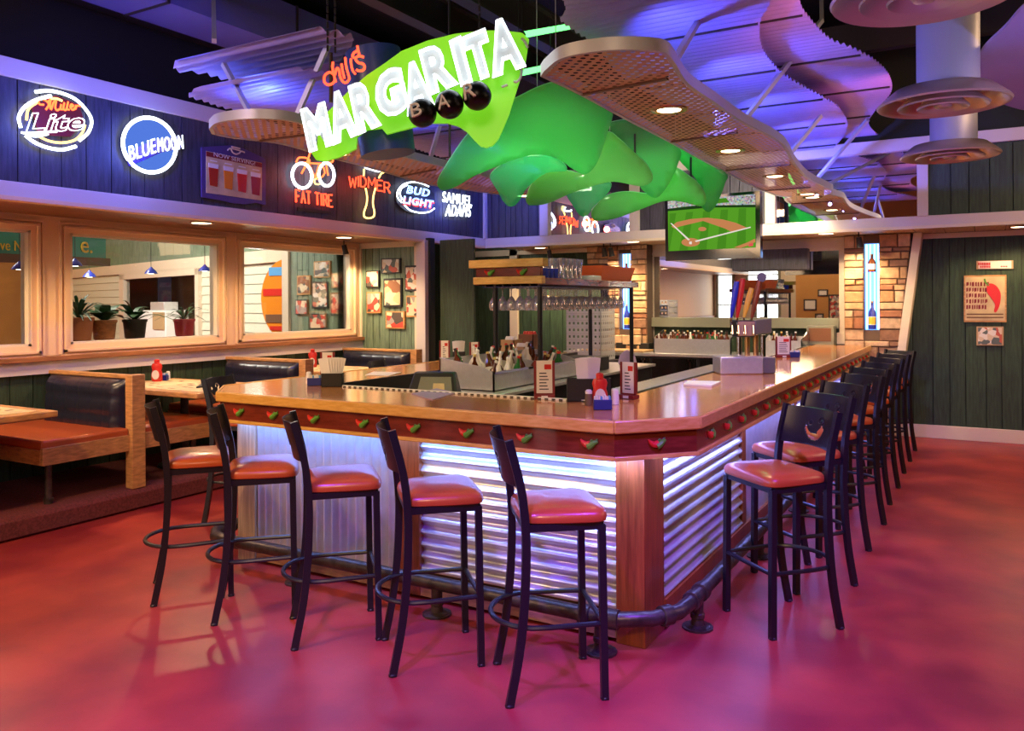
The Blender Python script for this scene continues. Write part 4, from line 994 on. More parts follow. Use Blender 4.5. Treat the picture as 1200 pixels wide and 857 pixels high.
# ================================================================== NEON SIGNS ON THE LEFT WALL
XN = XB + .045
NX = Vector((1, 0, 0))
def wp(x, y, off=0): return at(x, y, x=XN + off)
def crop(ox, oy, s, off=0): return lambda q: wp(ox + q[0] / s, oy + q[1] / s, off)
def strokes(mb, conv, lines, r=.010, sm=5, closed=False):
    for L in lines:
        P = smooth2([conv(q) for q in L], sm, closed) if sm > 1 else [conv(q) for q in L]
        mb.tube(P, r, 6, closed)
    return mb
FONT = {'A': [[(0, 0), (.5, 1), (1, 0)], [(.2, .38), (.8, .38)]], 'B': [[(0, 0), (0, 1), (.7, 1), (.9, .8), (.7, .55), (0, .52)], [(.7, .53), (1, .28), (.7, 0), (0, 0)]],
 'D': [[(0, 0), (0, 1), (.6, 1), (1, .7), (1, .3), (.6, 0), (0, 0)]], 'E': [[(1, 1), (0, 1), (0, 0), (1, 0)], [(0, .52), (.75, .52)]], 'F': [[(1, 1), (0, 1), (0, 0)], [(0, .52), (.7, .52)]],
 'I': [[(.5, 0), (.5, 1)]], 'L': [[(0, 1), (0, 0), (.9, 0)]], 'M': [[(0, 0), (.05, 1), (.5, .3), (.95, 1), (1, 0)]], 'R': [[(0, 0), (0, 1), (.7, 1), (.95, .78), (.7, .5), (0, .5)], [(.5, .5), (1, 0)]],
 'S': [[(1, .85), (.6, 1), (.1, .9), (.1, .62), (.9, .4), (.9, .12), (.5, 0), (0, .15)]], 'T': [[(0, 1), (1, 1)], [(.5, 1), (.5, 0)]], 'U': [[(0, 1), (0, .2), (.3, 0), (.7, 0), (1, .2), (1, 1)]], 'W': [[(0, 1), (.22, 0), (.5, .8), (.78, 0), (1, 1)]]}
WID = {'I': .35, 'M': 1.15, 'W': 1.25, ' ': .45}
def stroke_text(mb, s, p00, p10, p01, r=.009, gap=.28):
    tot = sum(WID.get(c, .8) for c in s) + gap * (len(s) - 1); x = 0; ux, uy = p10 - p00, p01 - p00
    for c in s:
        w_ = WID.get(c, .8)
        for L in FONT.get(c, []): mb.tube([p00 + ux * ((x + q[0] * w_) / tot) + uy * q[1] for q in L], r, 6)
        x += w_ + gap
def sign(name, px_, py_, label): return thing(name, wp(px_, py_, -.03), label, 'neon sign')
def standoffs(t, pts):
    for q in pts: MB().tube([wp(*q, -.045), wp(*q, 0)], .006, 6).build('standoff', 'black', t)
# 1 oval beer sign
t = sign('neon_sign', 63, 140, 'oval neon sign with orange script over large white letters, leftmost on the plank wall'); cv = crop(0, 60, 3.987)
strokes(MB(), cv, [[(165, 190), (230, 185), (300, 200), (360, 230), (410, 285), (428, 330), (412, 380), (370, 418)], [(238, 208), (165, 230), (112, 265), (88, 310), (97, 358)], [(120, 395), (160, 425), (220, 450), (290, 460), (355, 445)]], .013).build('ring_tube', 'neon_white', t)
strokes(MB(), cv, [[(124, 322), (132, 272), (172, 240)], [(185, 400), (230, 420), (290, 428), (350, 415), (385, 380), (398, 345)], [(235, 222), (265, 222), (290, 232)]], .009).build('accent_tube', 'neon_yellow', t)
strokes(MB(), cv, [[(205, 250), (185, 248), (180, 232), (195, 224), (215, 232), (228, 250), (214, 274)], [(222, 240), (236, 226), (234, 250), (238, 274), (250, 240), (262, 232), (258, 262), (266, 276), (280, 270)], [(285, 248), (283, 270), (294, 272)], [(300, 240), (296, 268), (308, 274), (318, 236), (312, 268), (324, 274)], [(326, 264), (342, 256), (334, 248), (328, 262), (340, 274), (352, 264)], [(354, 252), (352, 272), (358, 256), (378, 256)]], .0075, 4).build('script_tube', 'neon_orange', t)
m = MB(); text_on(m, 'Lite', cv((118, 382)), cv((388, 372)), cv((150, 288)), NX, True, .017, fat=.02); m.build('letter_tube', 'neon_white', t)
strokes(MB(), cv, [[(100, 380), (150, 388), (210, 378), (265, 376)], [(122, 392), (170, 398), (225, 388)]], .008).build('underline_tube', 'neon_white', t)
MB().prism([cv(q) for q in ((150, 260), (260, 205), (370, 250), (395, 330), (330, 400), (180, 390))], (-.01, 0, 0)).build('back_plate', 'dark_red', t)
standoffs(t, [(30, 120), (98, 130), (63, 172)])
# 2 round moon sign
t = sign('neon_sign', 176, 170, 'round blue disc neon sign with a white-lettered banner across it')
ring = [(143 + 0, 160)]; ringp = []
for k in range(40):
    a_ = 2 * PI * k / 40; ringp.append(wp(175 + 31 * math.cos(a_), 170 - .0 + 32 * math.sin(a_) + 3 * math.cos(a_)))
MB().tube(ringp, .016, 8, True).build('ring_tube', 'neon_white', t)
MB().prism([p + Vector((-.02, 0, 0)) for p in ringp], (-.008, 0, 0)).build('moon_disc', 'moon_face', t)
m = MB(); strip = [cv(q) for q in ((590, 480), (660, 440), (740, 410), (840, 395), (845, 455), (750, 475), (660, 515), (600, 540))]
m.prism([p + Vector((.004, 0, 0)) for p in strip], (-.012, 0, 0)); m.build('banner', 'purple_board', t)
m = MB(); text_on(m, 'BLUE', cv((600, 516)), cv((722, 476)), cv((594, 446)), NX, off=.02, ex=.03, space=1.1); m.build('letter_tube', 'neon_white', t); m = MB(); text_on(m, 'MOON', cv((732, 474)), cv((850, 458)), cv((728, 406)), NX, off=.02, ex=.03, space=1.1); m.build('letter_tube', 'neon_white', t)
standoffs(t, [(160, 142), (196, 148), (165, 196)])
# 3 serving board
t = thing('serving_board', wp(275, 210, -.03), 'purple framed wall board reading NOW SERVING with four beer glasses', 'sign'); cv2 = crop(230, 90, 7.5)
outl = [wp(*q, -.02) for q in ((236.5, 172.5), (262, 170.8), (272, 170), (285, 174), (309, 185), (311.5, 188), (311.5, 240.5), (300, 237.5), (288, 239.5), (275, 238.5), (262, 235.5), (248, 233), (237, 231))]
MB().prism(outl, (-.02, 0, 0)).build('board', 'purple_board', t, smooth=False)
MB().prism([wp(*q, -.014) for q in ((242, 177), (307, 191), (307, 235), (242, 226))], (-.006, 0, 0)).build('poster', 'parchment', t, smooth=False)
MB().prism([wp(*q, -.010) for q in ((242, 177.5), (307, 191.5), (307, 196.5), (242, 183))], (-.005, 0, 0)).build('red_banner', 'dark_red', t, smooth=False)
m = MB(); text_on(m, 'NOW SERVING!', wp(251, 183.2), wp(299.5, 194), wp(251, 178.2), NX, off=-.005); m.build('lettering', 'white', t)
strokes(MB(), cv2, [[(275, 645), (300, 630), (320, 665), (350, 680), (380, 670), (395, 655), (425, 665)], [(310, 615), (345, 622), (385, 632)], [(315, 630), (350, 640), (385, 650)]], .007).build('emblem', 'cream_paint', t)
for gx, gy, c in ((250.5, 191, 'beer_red'), (268, 194.5, 'amber'), (284, 198, 'red'), (300, 201.5, 'maroon_pot')):
    MB().prism([wp(gx - 5.8, gy, -.008), wp(gx + 5.8, gy + 2.4, -.008), wp(gx + 4.2, gy + 28, -.008), wp(gx - 4.2, gy + 26, -.008)], (-.006, 0, 0)).build('beer_glass_print', c, t, smooth=False)
    MB().prism([wp(gx - 5.8, gy - .2, -.004), wp(gx + 5.8, gy + 2.2, -.004), wp(gx + 5.4, gy + 7, -.004), wp(gx - 5.5, gy + 5, -.004)], (-.006, 0, 0)).build('foam_print', 'white', t, smooth=False)
    MB().prism([wp(gx - 4, gy - 3.6, -.008), wp(gx + 4, gy - 2, -.008), wp(gx + 4, gy - .9, -.008), wp(gx - 4, gy - 2.5, -.008)], (-.003, 0, 0)).build('name_strip', 'white', t, smooth=False)
# 4 bicycle
t = sign('neon_sign', 366, 215, 'red neon bicycle with white wheels above a line of red lettering'); cv = crop(280, 0, 3.158)
for cx_, cy_, rx_, ry_ in ((354, 206, 11.5, 14.5), (382.5, 204.5, 9, 13.5)):
    MB().tube([wp(cx_ + rx_ * math.cos(k * PI / 12), cy_ + ry_ * math.sin(k * PI / 12) + .1 * rx_ * math.cos(k * PI / 12)) for k in range(24)], .016, 6, True).build('wheel_tube', 'neon_white', t)
strokes(MB(), cv, [[(212, 600), (222, 584), (250, 585), (262, 596), (240, 603), (214, 604)], [(266, 556), (250, 606), (232, 642)], [(246, 602), (300, 606), (345, 600), (343, 588), (320, 588)], [(258, 606), (288, 662), (318, 640), (300, 606), (282, 660)], [(322, 604), (330, 650)]], .009, 3).build('frame_tube', 'neon_orange', t)
strokes(MB(), cv, [[(280, 665), (300, 655), (300, 680), (282, 680), (280, 665)]], .008, 3).build('pedal_tube', 'neon_yellow', t)
m = MB(); stroke_text(m, 'FAT TIRE', wp(347, 237), wp(389.5, 242.5), wp(346.5, 222.5), .010); m.build('letter_tube', 'neon_red', t)
MB().prism([wp(*q, -.03) for q in ((349, 243), (388, 248), (388, 251), (349, 247))], (-.01, 0, 0)).build('transformer', 'black', t)
standoffs(t, [(348, 220), (388, 226), (365, 190)])
# 5 tall glass
t = sign('neon_sign', 436, 222, 'neon sign of a tall yellow beer glass crossed by red lettering'); cv = crop(400, 190, 7.5)
strokes(MB(), cv, [[(200, 62), (196, 120)], [(213, 228), (226, 300), (222, 370), (200, 440), (203, 480), (240, 494), (282, 480), (291, 440), (278, 370), (282, 300), (300, 228)], [(330, 140), (352, 100), (378, 85), (372, 45), (345, 38), (350, 70)]], .010).build('glass_tube', 'neon_yellow', t)
strokes(MB(), cv, [[(205, 25), (215, 48), (260, 62), (320, 80), (345, 72), (320, 35)]], .013, 3).build('foam_tube', 'neon_white', t)
m = MB(); ltrs = 'WIDMER'; q0 = [(70, 218), (140, 215), (170, 215), (238, 225), (315, 250), (378, 268)]; wd_ = [62, 22, 48, 62, 48, 50]
for c_, (x_, y_), ww in zip(ltrs, q0, wd_): stroke_text(m, c_, cv((x_, y_)), cv((x_ + ww, y_ + ww * .12)), cv((x_ - 2, y_ - 92)), .0085)
m.build('letter_tube', 'neon_red', t); standoffs(t, [(412, 212), (455, 222), (436, 252)])
# 6 oval
t = sign('neon_sign', 488, 231, 'oval white-ringed neon sign with two lines of lettering on black')
MB().prism([cv((665 + 172 * math.cos(k * PI / 16), 315 + 135 * math.sin(k * PI / 16) + 12 * math.cos(k * PI / 16))) + Vector((-.025, 0, 0)) for k in range(32)], (-.012, 0, 0)).build('back_plate', 'black', t)
strokes(MB(), cv, [[(768, 215), (700, 185), (630, 176), (550, 195), (498, 250), (495, 310), (530, 355)], [(580, 200), (530, 230), (515, 280), (535, 330)], [(555, 380), (610, 425), (690, 445), (770, 438), (818, 408)]], .009).build('ring_tube', 'neon_white', t)
m = MB(); text_on(m, 'BUD', cv((572, 275)), cv((768, 308)), cv((590, 206)), NX, True, .018, fat=.01, space=1.15); m.build('letter_tube', 'neon_blue', t); m = MB(); text_on(m, 'LIGHT', cv((538, 362)), cv((800, 402)), cv((552, 296)), NX, True, .018, fat=.01, space=1.15); m.build('letter_tube', 'neon_blue', t)
m = MB(); text_on(m, 'LIGHT', cv((548, 376)), cv((812, 414)), cv((562, 312)), NX, True, .014, off=-.012, fat=.01, space=1.15); m.build('red_letter_tube', 'neon_red', t)
# 7 blue lettering
t = sign('neon_sign', 534, 240, 'two-line blue-white neon lettering, rightmost on the left wall')
m = MB(); text_on(m, 'SAMUEL', cv((890, 350)), cv((1145, 388)), cv((892, 258)), NX, ex=.03, space=1.12); m.build('letter_tube', 'neon_white', t); m = MB(); text_on(m, 'ADAMS', cv((912, 475)), cv((1132, 482)), cv((925, 372)), NX, ex=.03, space=1.12); m.build('letter_tube', 'neon_white', t)
for (px_, py_, off, e, c) in ((63, 140, .25, 9, BLUE), (176, 170, .25, 14, BLUE), (366, 205, .2, 4, (1, .12, .1)), (436, 215, .2, 4, (1, .1, .05)), (536, 240, .2, 8, BLUE)):
    light('POINT', wp(px_, py_, off), e, c, size=.05)
light('SPOT', (-5.2, 9.0, 3.1), 30, BLUE, (-5.6, YB, 2.9), .05, spot=90)

# ================================================================== HANGING BAR SIGN
def sp(x, y, d=4.5): return at(x, y, d=d)
FWD = _F * -1
t = thing('hanging_neon_sign', sp(480, 110, 4.6), 'big tilted white neon sign reading MARGARITA BAR on a lime green swoosh', 'neon sign')
gpl = [Vector(q) for q in [(451, 74), (470, 60), (501, 47.5), (533, 39.6), (565, 35.8), (590, 35.5), (612, 38.6), (620, 46), (616, 73), (606, 104), (597, 133), (590, 150), (584, 163), (577, 171), (570, 173), (563, 171), (556, 164), (548, 155), (538, 148), (525, 144), (502, 144), (476, 151), (453, 157), (447, 150), (430, 152), (418, 160), (417, 174), (397, 184), (380, 189), (370, 187), (364, 178), (362, 165), (380, 135), (410, 105), (430, 88)]]
MB().prism([sp(p.x, p.y, 4.72) for p in gpl], _F * .03).build('swoosh_panel', 'sign_green', t, smooth=False)
LET = [('M', (363, 177), (390, 168), (353, 130)), ('A', (391, 168), (419, 156), (381, 115)), ('R', (420, 156), (446, 145), (409, 103)), ('G', (446, 141), (478, 127), (437, 91)), ('A', (478, 134), (508, 121), (468, 81)),
       ('R', (504, 110), (536, 97), (492, 61)), ('I', (540, 100), (553, 94), (527, 50)), ('T', (554.5, 95.5), (581.5, 84.5), (541, 46)), ('A', (578, 89), (615, 76), (567, 31))]
for ch, a_, b_, c_ in LET:
    a_, b_, c_ = [Vector(q) for q in (a_, b_, c_)]; mid = (b_ + c_) / 2; a_, b_, c_ = [mid + (q - mid) * 1.08 for q in (a_, b_, c_)]
    m = MB(); text_on(m, ch, sp(*a_, 4.52), sp(*b_, 4.52), sp(*c_, 4.52), FWD, True, .031, fat=.055); L = m.build('neon_letter', 'neon_white', t)
    m = MB(); text_on(m, ch, sp(*a_, 4.56), sp(*b_, 4.56), sp(*c_, 4.56), FWD, False, ex=.05, fat=.055); m.build('letter_face', 'grey_face', L, smooth=False)
for ch, (cx_, cy_), a_, b_, c_ in (('B', (495, 132.5), (483, 138), (495, 134), (480, 123)), ('A', (526.7, 122.5), (514, 129), (527.5, 125), (511, 113)), ('R', (559, 112.5), (544.5, 117.5), (558, 112), (542, 100.5))):
    p = sp(cx_, cy_, 4.50)
    bl = MB().lathe([(.0805 * math.sin(k * PI / 14), -.0805 * math.cos(k * PI / 14)) for k in range(15)], 24, p).build('black_ball', 'ball_black', t)
    m = MB(); text_on(m, ch, sp(*a_, 4.40), sp(*b_, 4.40), sp(*c_, 4.40), FWD, False, ex=.12); m.build('ball_letter', 'white', bl, smooth=False)
cvs = lambda q: sp(340 + q[0] / 7.5, q[1] / 7.5, 4.55)
strokes(MB(), cvs, [[(388, 655), (345, 635), (305, 665), (300, 715), (330, 745), (370, 735), (395, 705)], [(378, 545), (372, 590), (385, 660), (402, 722)], [(392, 660), (412, 600), (430, 620), (442, 680), (470, 722), (500, 722), (522, 690)], [(452, 560), (460, 620), (478, 690)], [(484, 505), (492, 580), (510, 650), (522, 690)], [(535, 515), (536, 560), (550, 620), (574, 652)], [(590, 402), (594, 440), (560, 466), (548, 498), (575, 506), (604, 480), (596, 440)], [(648, 502), (605, 492), (575, 515), (598, 550), (640, 562), (655, 590), (640, 618), (600, 622), (582, 612)]], .0072, 5).build('script_tube', 'neon_red', t)
strokes(MB(), lambda q: sp(480 + q[0] / 7.5, q[1] / 7.5, 4.66), [[(980, 340), (1000, 350), (1030, 400), (1035, 420)], [(970, 600), (985, 630), (970, 690), (940, 720), (915, 715)], [(810, 765), (860, 745)]], .008, 4).build('swoosh_tube', 'white', t)
# cup hanging under the sign
ax = (sp(437, 62, 4.98) - sp(455, 182, 4.98)); hgt = ax.length
cup = MB(); mt = ax.to_track_quat('Z', 'Y').to_matrix(); cup.lathe([(.155, .0), (.165, .004), (.172, .15), (.178, hgt * .6), (.17, hgt)], 36, sp(455, 181, 4.98), mt)
t2 = thing('hanging_cup', sp(455, 182, 4.98), 'dark blue cup-shaped cylinder hanging behind the word MARGARITA', 'sign')
cup2 = MB(); cup2.lathe([(.166, 0), (.172, .15), (.178, hgt * .6), (.17, hgt)], 36, sp(455, 181, 4.98), mt).build('cup_wall', 'cobalt_matte', t2)
MB().lathe([(0, .01), (.162, .01)], 36, sp(455, 181, 4.98), mt).build('opening_shade', 'black', t2)  # black disc paints the shade inside the open lower end
for (x, y0, l) in ((384, 60, 'left black chain holding the margarita sign'), (393, 62, 'second black chain beside the chili lettering'), (562, 32, 'beaded chain holding the right end of the margarita sign')):
    a = sp(x, y0, 4.72); m = MB(); z = 0
    while a.z + z < 4.69: m.tube([a + Vector((0, 0, z)), a + Vector((0, 0, z + .035))], .007, 5); z += .045
    tag(m.build('sign_chain', 'black'), l, 'chain')
tag(MB().tube([sp(388, 62, 4.72), sp(388, 120, 4.72)], .012, 6).build('sign_bracket', 'black'), 'short dark bracket between the chili lettering and the letter A', 'bracket')

# ================================================================== TELEVISION
A_, B_, Cc, D_ = at(779, 233, d=8.25), at(890.5, 223.5, d=7.75), at(891, 302, d=7.75), at(780, 306, d=8.25)
t = thing('television', (A_ + B_ + Cc + D_) / 4, 'flat black television showing a baseball field, hanging over the bar', 'television')
nrm_ = (B_ - A_).cross(D_ - A_).normalized(); nrm_ = nrm_ if nrm_.dot(EYE - A_) > 0 else -nrm_
MB().prism([A_, B_, Cc, D_], -nrm_ * .09).build('bezel', 'black_gloss', t, smooth=False)
def S(u, v, o=.004): return A_.lerp(B_, u).lerp(D_.lerp(Cc, u), v) + nrm_ * o
u0, u1, v0, v1 = .035, .955, .045, .845
def scr(pts, o): return [S(u0 + (u1 - u0) * u, v0 + (v1 - v0) * v, o) for u, v in pts]
def spx(pts): return [((x - 172) / 404, (y - (62 - 32 * (x - 172) / 404)) / (230 + 15 * (x - 172) / 404)) for x, y in pts]
MB().prism(scr([(0, 0), (1, 0), (1, 1), (0, 1)], .003), nrm_ * .001).build('screen', 'screen_grass', t, smooth=False)
def scrp(nme, m_, pts, o): MB().prism(scr([(min(1, max(0, a)), min(1, max(0, b))) for a, b in pts], o), nrm_ * .001).build(nme, m_, t, smooth=False)
for k in range(5): scrp('mown_stripe', 'screen_grass_dark', [(.02 + k * .2, .25), (.10 + k * .2, .25), (.05 + k * .22 - .04, 1), (-.05 + k * .22 - .04, 1)], .0042)
scrp('screen_crowd', 'screen_crowd', [(0, 0), (1, 0), (1, .20), (0, .17)], .0045)
scrp('screen_hedge', 'screen_hedge', [(0, .15), (.3, .13), (1, .20), (1, .25), (.5, .19), (0, .20)], .006)
scrp('screen_trees', 'screen_grass_dark', [(.55, .03), (.68, .03), (.72, .12), (.5, .12)], .0062)
scrp('infield_dirt', 'screen_dirt', spx([(188, 178), (215, 158), (280, 144), (360, 138), (430, 146), (490, 162), (538, 184), (500, 197), (470, 203), (440, 188), (340, 153), (230, 178), (205, 188)]), .007)
scrp('home_dirt', 'screen_dirt', spx([(280 + 44 * math.cos(k * PI / 8), 251 + 20 * math.sin(k * PI / 8)) for k in range(16)]), .007)
scrp('mound', 'screen_dirt', spx([(336 + 19 * math.cos(k * PI / 8), 190 + 10 * math.sin(k * PI / 8)) for k in range(16)]), .007)
scrp('foul_line', 'screen_lines', spx([(184, 164), (190, 163), (278, 240), (268, 242)]), .008)
scrp('foul_line', 'screen_lines', spx([(300, 244), (555, 180), (556, 185), (306, 250)]), .008)
scrp('warning_track', 'screen_dirt', spx([(480, 275), (540, 252), (574, 235), (576, 250), (545, 266), (510, 280)]), .0075)
scrp('player', 'screen_player', spx([(548, 258), (566, 254), (566, 268), (545, 272)]), .009); scrp('player', 'screen_lines', spx([(274, 248), (286, 247), (286, 260), (274, 260)]), .009)
c = (A_ + B_ + Cc + D_) / 4 - nrm_ * .14
MB().tube([c, Vector((c.x, c.y, 4.69))], .03, 8).build('mount_pole', 'black', t); MB().bar(c, c + nrm_ * .08, .2, .2).build('mount_plate', 'black', t)
# second tv seen from behind on the mirror bay
e0, e1 = at(859, 318, y=YR - .16), at(947, 291, y=YR - .16)
tt = thing('sound_bar_box', ((e0.x + e1.x) / 2, YR - .1, e0.z), 'long dark grey box mounted across the top of the bar mirror', 'box')
MB().box(e0.x, e1.x, YR - .2, YR - .045, e0.z, e1.z).build('housing', 'plank_dark', tt, bevel=.01)
for f in (.15, .5, .62, .85): MB().lathe([(.0, 0), (.012, .0), (.012, .01)], 8, (e0.x + (e1.x - e0.x) * f, YR - .205, e0.z + .06)).build('screw_hole', 'black', tt)

# ================================================================== THINGS ON THE BAR TOP AND TABLES
def menu_stand(px_, py_, h, w_, yaw, label, z=ZC + .001, p=None):
    p = p or at(px_, py_, z=z); t = thing('menu_stand', p, label, 'menu stand', 'table menus', yaw)
    MB().box(-w_ / 2, w_ / 2, -.03, .03, 0, .022).build('base', 'dark_red', t, bevel=.003, world=False)
    MB().box(-w_ / 2, -w_ / 2 + .012, -.010, .010, .022, h).box(w_ / 2 - .012, w_ / 2, -.010, .010, .022, h).box(-w_ / 2, w_ / 2, -.004, .004, .022, h - .004).build('frame', 'dark_red', t, smooth=False, world=False)
    c = MB().use('paper').box(-w_ / 2 + .014, w_ / 2 - .014, -.0075, -.0045, .03, h)
    c.use('red').box(.0, w_ / 2 - .02, -.009, -.0075, h - .05, h - .022); c.use('plank_dark')
    for k in range(6): c.box(-w_ / 2 + .03, w_ / 2 - .035 - .006 * (k % 3), -.0085, -.0075, .05 + k * .018, .056 + k * .018)
    c.build('menu_card', None, t, smooth=False, world=False)
    m = MB().use('white').box(-.018, .018, -.033, -.0305, .003, .018); m.build('base_label', None, t, smooth=False, world=False)
    return t
YW = YAW
menu_stand(638, 467, .215, .118, YW, 'dark red menu stand left of the napkin caddy on the front of the bar')
menu_stand(737, 467, .205, .105, YW - .75, 'dark red menu stand right of the ketchup bottle on the front of the bar')
menu_stand(918, 419, .20, .145, YW, 'dark red menu stand on the bar just right of the beer tap tower')
menu_stand(521, 425, .20, .095, YW + .2, 'left one of two menu stands at the far end of the left bar arm')
menu_stand(556, 422, .17, .095, YW + .3, 'right one of two menu stands at the far end of the left bar arm')
menu_stand(384, 443, .20, .10, YW, 'menu stand behind the black napkin box on the left bar corner', p=at(384, 446, z=ZC + .001))
def napkin_caddy(px_, py_, w_, h, hn, label, yaw=YW, tilt=.12):
    p = at(px_, py_, z=ZC + .001); t = thing('napkin_caddy', p, label, 'napkin holder', None, yaw)
    b = MB(); b.box(-w_ / 2, w_ / 2, -.035, -.030, 0, h).box(-w_ / 2, w_ / 2, .030, .035, 0, h).box(-w_ / 2, -w_ / 2 + .005, -.035, .035, 0, h).box(w_ / 2 - .005, w_ / 2, -.035, .035, 0, h).box(-w_ / 2, w_ / 2, -.035, .035, 0, .006)
    b.build('box', 'black', t, smooth=False, world=False)
    m = MB()
    for k in range(7):
        a = (k - 3) * tilt * .5; x0 = -.025 + k * .007; c, s = math.cos(a), math.sin(a); y0 = -.02 + .006 * k
        q = [(-.03, 0.01), (.03, .01), (.034, hn), (.0, hn + .006), (-.034, hn)]
        P = [Vector((x0 + x * c + z * s, y0, z * c)) for x, z in q]; m.prism(P, (0, .0035, 0))
    m.build('napkins', 'white', t, smooth=False, world=False); return t
napkin_caddy(390, 453, .135, .088, .185, 'black box of fanned white napkins on the left corner of the bar')
napkin_caddy(690, 470, .24, .125, .235, 'black caddy with tall white napkins behind the ketchup bottle', tilt=.05)
napkin_caddy(538, 419, .12, .06, .16, 'white napkins in a holder between the two far menu stands', tilt=.03)
def ketchup(p, label, s=1, yaw=YW):
    t = thing('ketchup_bottle', p, label, 'bottle', None, yaw)
    m = MB(); pr = [(.030, 0), (.036, .01), (.036, .06), (.030, .085), (.036, .115), (.030, .135), (.016, .142)]
    for_l = []
    m.lathe([(r * s, z * s) for r, z in pr], 20, mtx=Matrix.Diagonal((1.15, .7, 1)).to_3x3()); m.build('bottle_body', 'red', t, world=False)
    MB().lathe([(.020 * s, .140 * s), (.020 * s, .165 * s), (.008 * s, .17 * s)], 14).build('cap', 'red', t, world=False)
    MB().prism([Vector((.028 * s * math.cos(a) , -.0262 * s, .052 * s + .036 * s * math.sin(a))) for a in [k * PI / 8 for k in range(16)]], (0, -.002, 0)).build('label', 'label_white', t, smooth=False, world=False)
ketchup(at(703, 474.5, z=ZC + .001), 'red ketchup bottle with oval white label on the front of the bar', 1.0)
def sugar(p, label, yaw=YW):
    t = thing('sugar_caddy', p, label, 'sugar holder', None, yaw)
    MB().box(-.046, .046, -.026, .026, 0, .052).build('box', 'navy', t, bevel=.003, world=False)
    m = MB()
    for i in range(8): m.use(('white', 'neon_pk', 'sky_blue', 'white')[i % 4] if 'neon_pk' in M else ('white', 'white', 'paper', 'sky_blue')[i % 4]).box(-.042 + i * .0105, -.034 + i * .0105, -.02, .02, .01, .066 + .003 * (i % 3))
    m.build('sugar_packets', None, t, smooth=False, world=False)
sugar(at(706, 480, z=ZC + .001), 'dark blue sugar packet holder in front of the ketchup bottle')
sugar(at(369, 452, z=ZC + .001), 'dark blue sugar packet holder left of the black napkin box')
sugar(at(931, 419, z=ZC + .001), 'dark blue sugar packet holder right of the menu stand by the tap tower')
def shaker(p, label, fill, yaw=0):
    t = thing('shaker', p, label, 'shaker', 'salt and pepper shakers')
    MB().lathe([(.020, 0), (.021, .01), (.019, .055), (.017, .062)], 12, p).build('glass_body', fill, t)
    MB().lathe([(.0185, .061), (.0185, .074), (.012, .082), (0, .083)], 12, p).build('cap', 'white' if fill != 'x' else 'steel', t)
shaker(at(690, 475, z=ZC + .001), 'pepper shaker left of the blue sugar holder', 'pepper')
shaker(at(721, 474, z=ZC + .001), 'salt shaker right of the blue sugar holder', 'white')
shaker(at(362, 450, z=ZC + .001), 'salt shaker at the left corner of the bar', 'white')
def little(p, h, label, body='label_white', nme='sauce_bottle'):
    t = thing(nme, p, label, 'bottle'); MB().lathe([(.018, 0), (.018, h * .6), (.008, h * .8), (.008, h)], 12, p).build('bottle_body', body, t); MB().lathe([(.010, h), (.010, h + .015)], 12, p).build('cap', 'white', t)
little(at(679, 467.5, z=ZC + .001) - _F * .07, .095, 'small clear sauce bottle before the black caddy')
def papers(q, label, m_='paper', th=.004):
    P = [at(x, y, z=ZC + .001) for x, y in q]; o = MB().prism(P, (0, 0, th)).build('placemat', m_, smooth=False); tag(o, label, 'placemat', 'paper placemats on the bar')
papers([(482, 462), (512, 456), (535, 461), (507, 469)], 'pale lavender paper lying on the front of the bar near the register', 'fabric_purple')
papers([(428, 440), (438, 436), (470, 437), (455, 441)], 'pale paper lying on the left arm of the bar')
papers([(801, 452), (806, 448), (845, 449), (834, 454)], 'brown-edged check folder on the right arm of the bar', 'paper', .012)
# booth table items
TZ = .903
p = at(184, 447, z=TZ); ketchup(p, 'red ketchup bottle on the booth table by the window', 1.25)
sugar(at(191, 446, z=TZ), 'dark sugar packet holder beside the booth ketchup bottle'); shaker(at(197, 445, z=TZ), 'white salt shaker at the window end of the booth table', 'white')
p = Vector((-6.75, 7.0, TZ)); ketchup(p, 'red ketchup bottle on the far booth table, partly hidden by the bar', 1.25); shaker(p + Vector((.12, .1, 0)), 'white shaker beside the far booth ketchup bottle', 'white')
P = [at(230, 455, z=TZ), at(249, 453, z=TZ), at(258, 449, z=TZ), at(239, 449, z=TZ)]
tag(MB().prism(P, (0, 0, .012)).build('table_tablet', 'black', smooth=False), 'flat black tablet lying on the booth table', 'tablet')

# ================================================================== BEHIND THE BAR
drip = thing('drip_rail', (xli, yfi, 1.07), 'white and black slotted drip rail along the inner edge of the bar', 'drip rail')
MB().box(xli, xri, yfi + .002, yfi + .018, 1.06, 1.112).build('rail', 'white', drip, smooth=False)
m = MB(); x = xli + .1
while x < xri - .05: m.box(x, x + .022, yfi - .0005, yfi + .0025, 1.1005, 1.108); x += .045
m.build('rail_slots', 'black', drip, smooth=False)
MB().box(xri - .03, xri - .002, yfi, YE, 1.03, 1.103).build('side_rail', 'black', drip, smooth=False); MB().box(xri - .05, xri - .03, yfi, YE, 1.05, 1.10).build('steel_lip', 'steel', drip, smooth=False)
MB().box(xli + .002, xli + .03, yfi, YLE, 1.0, 1.103).build('side_rail', 'black', drip, smooth=False)
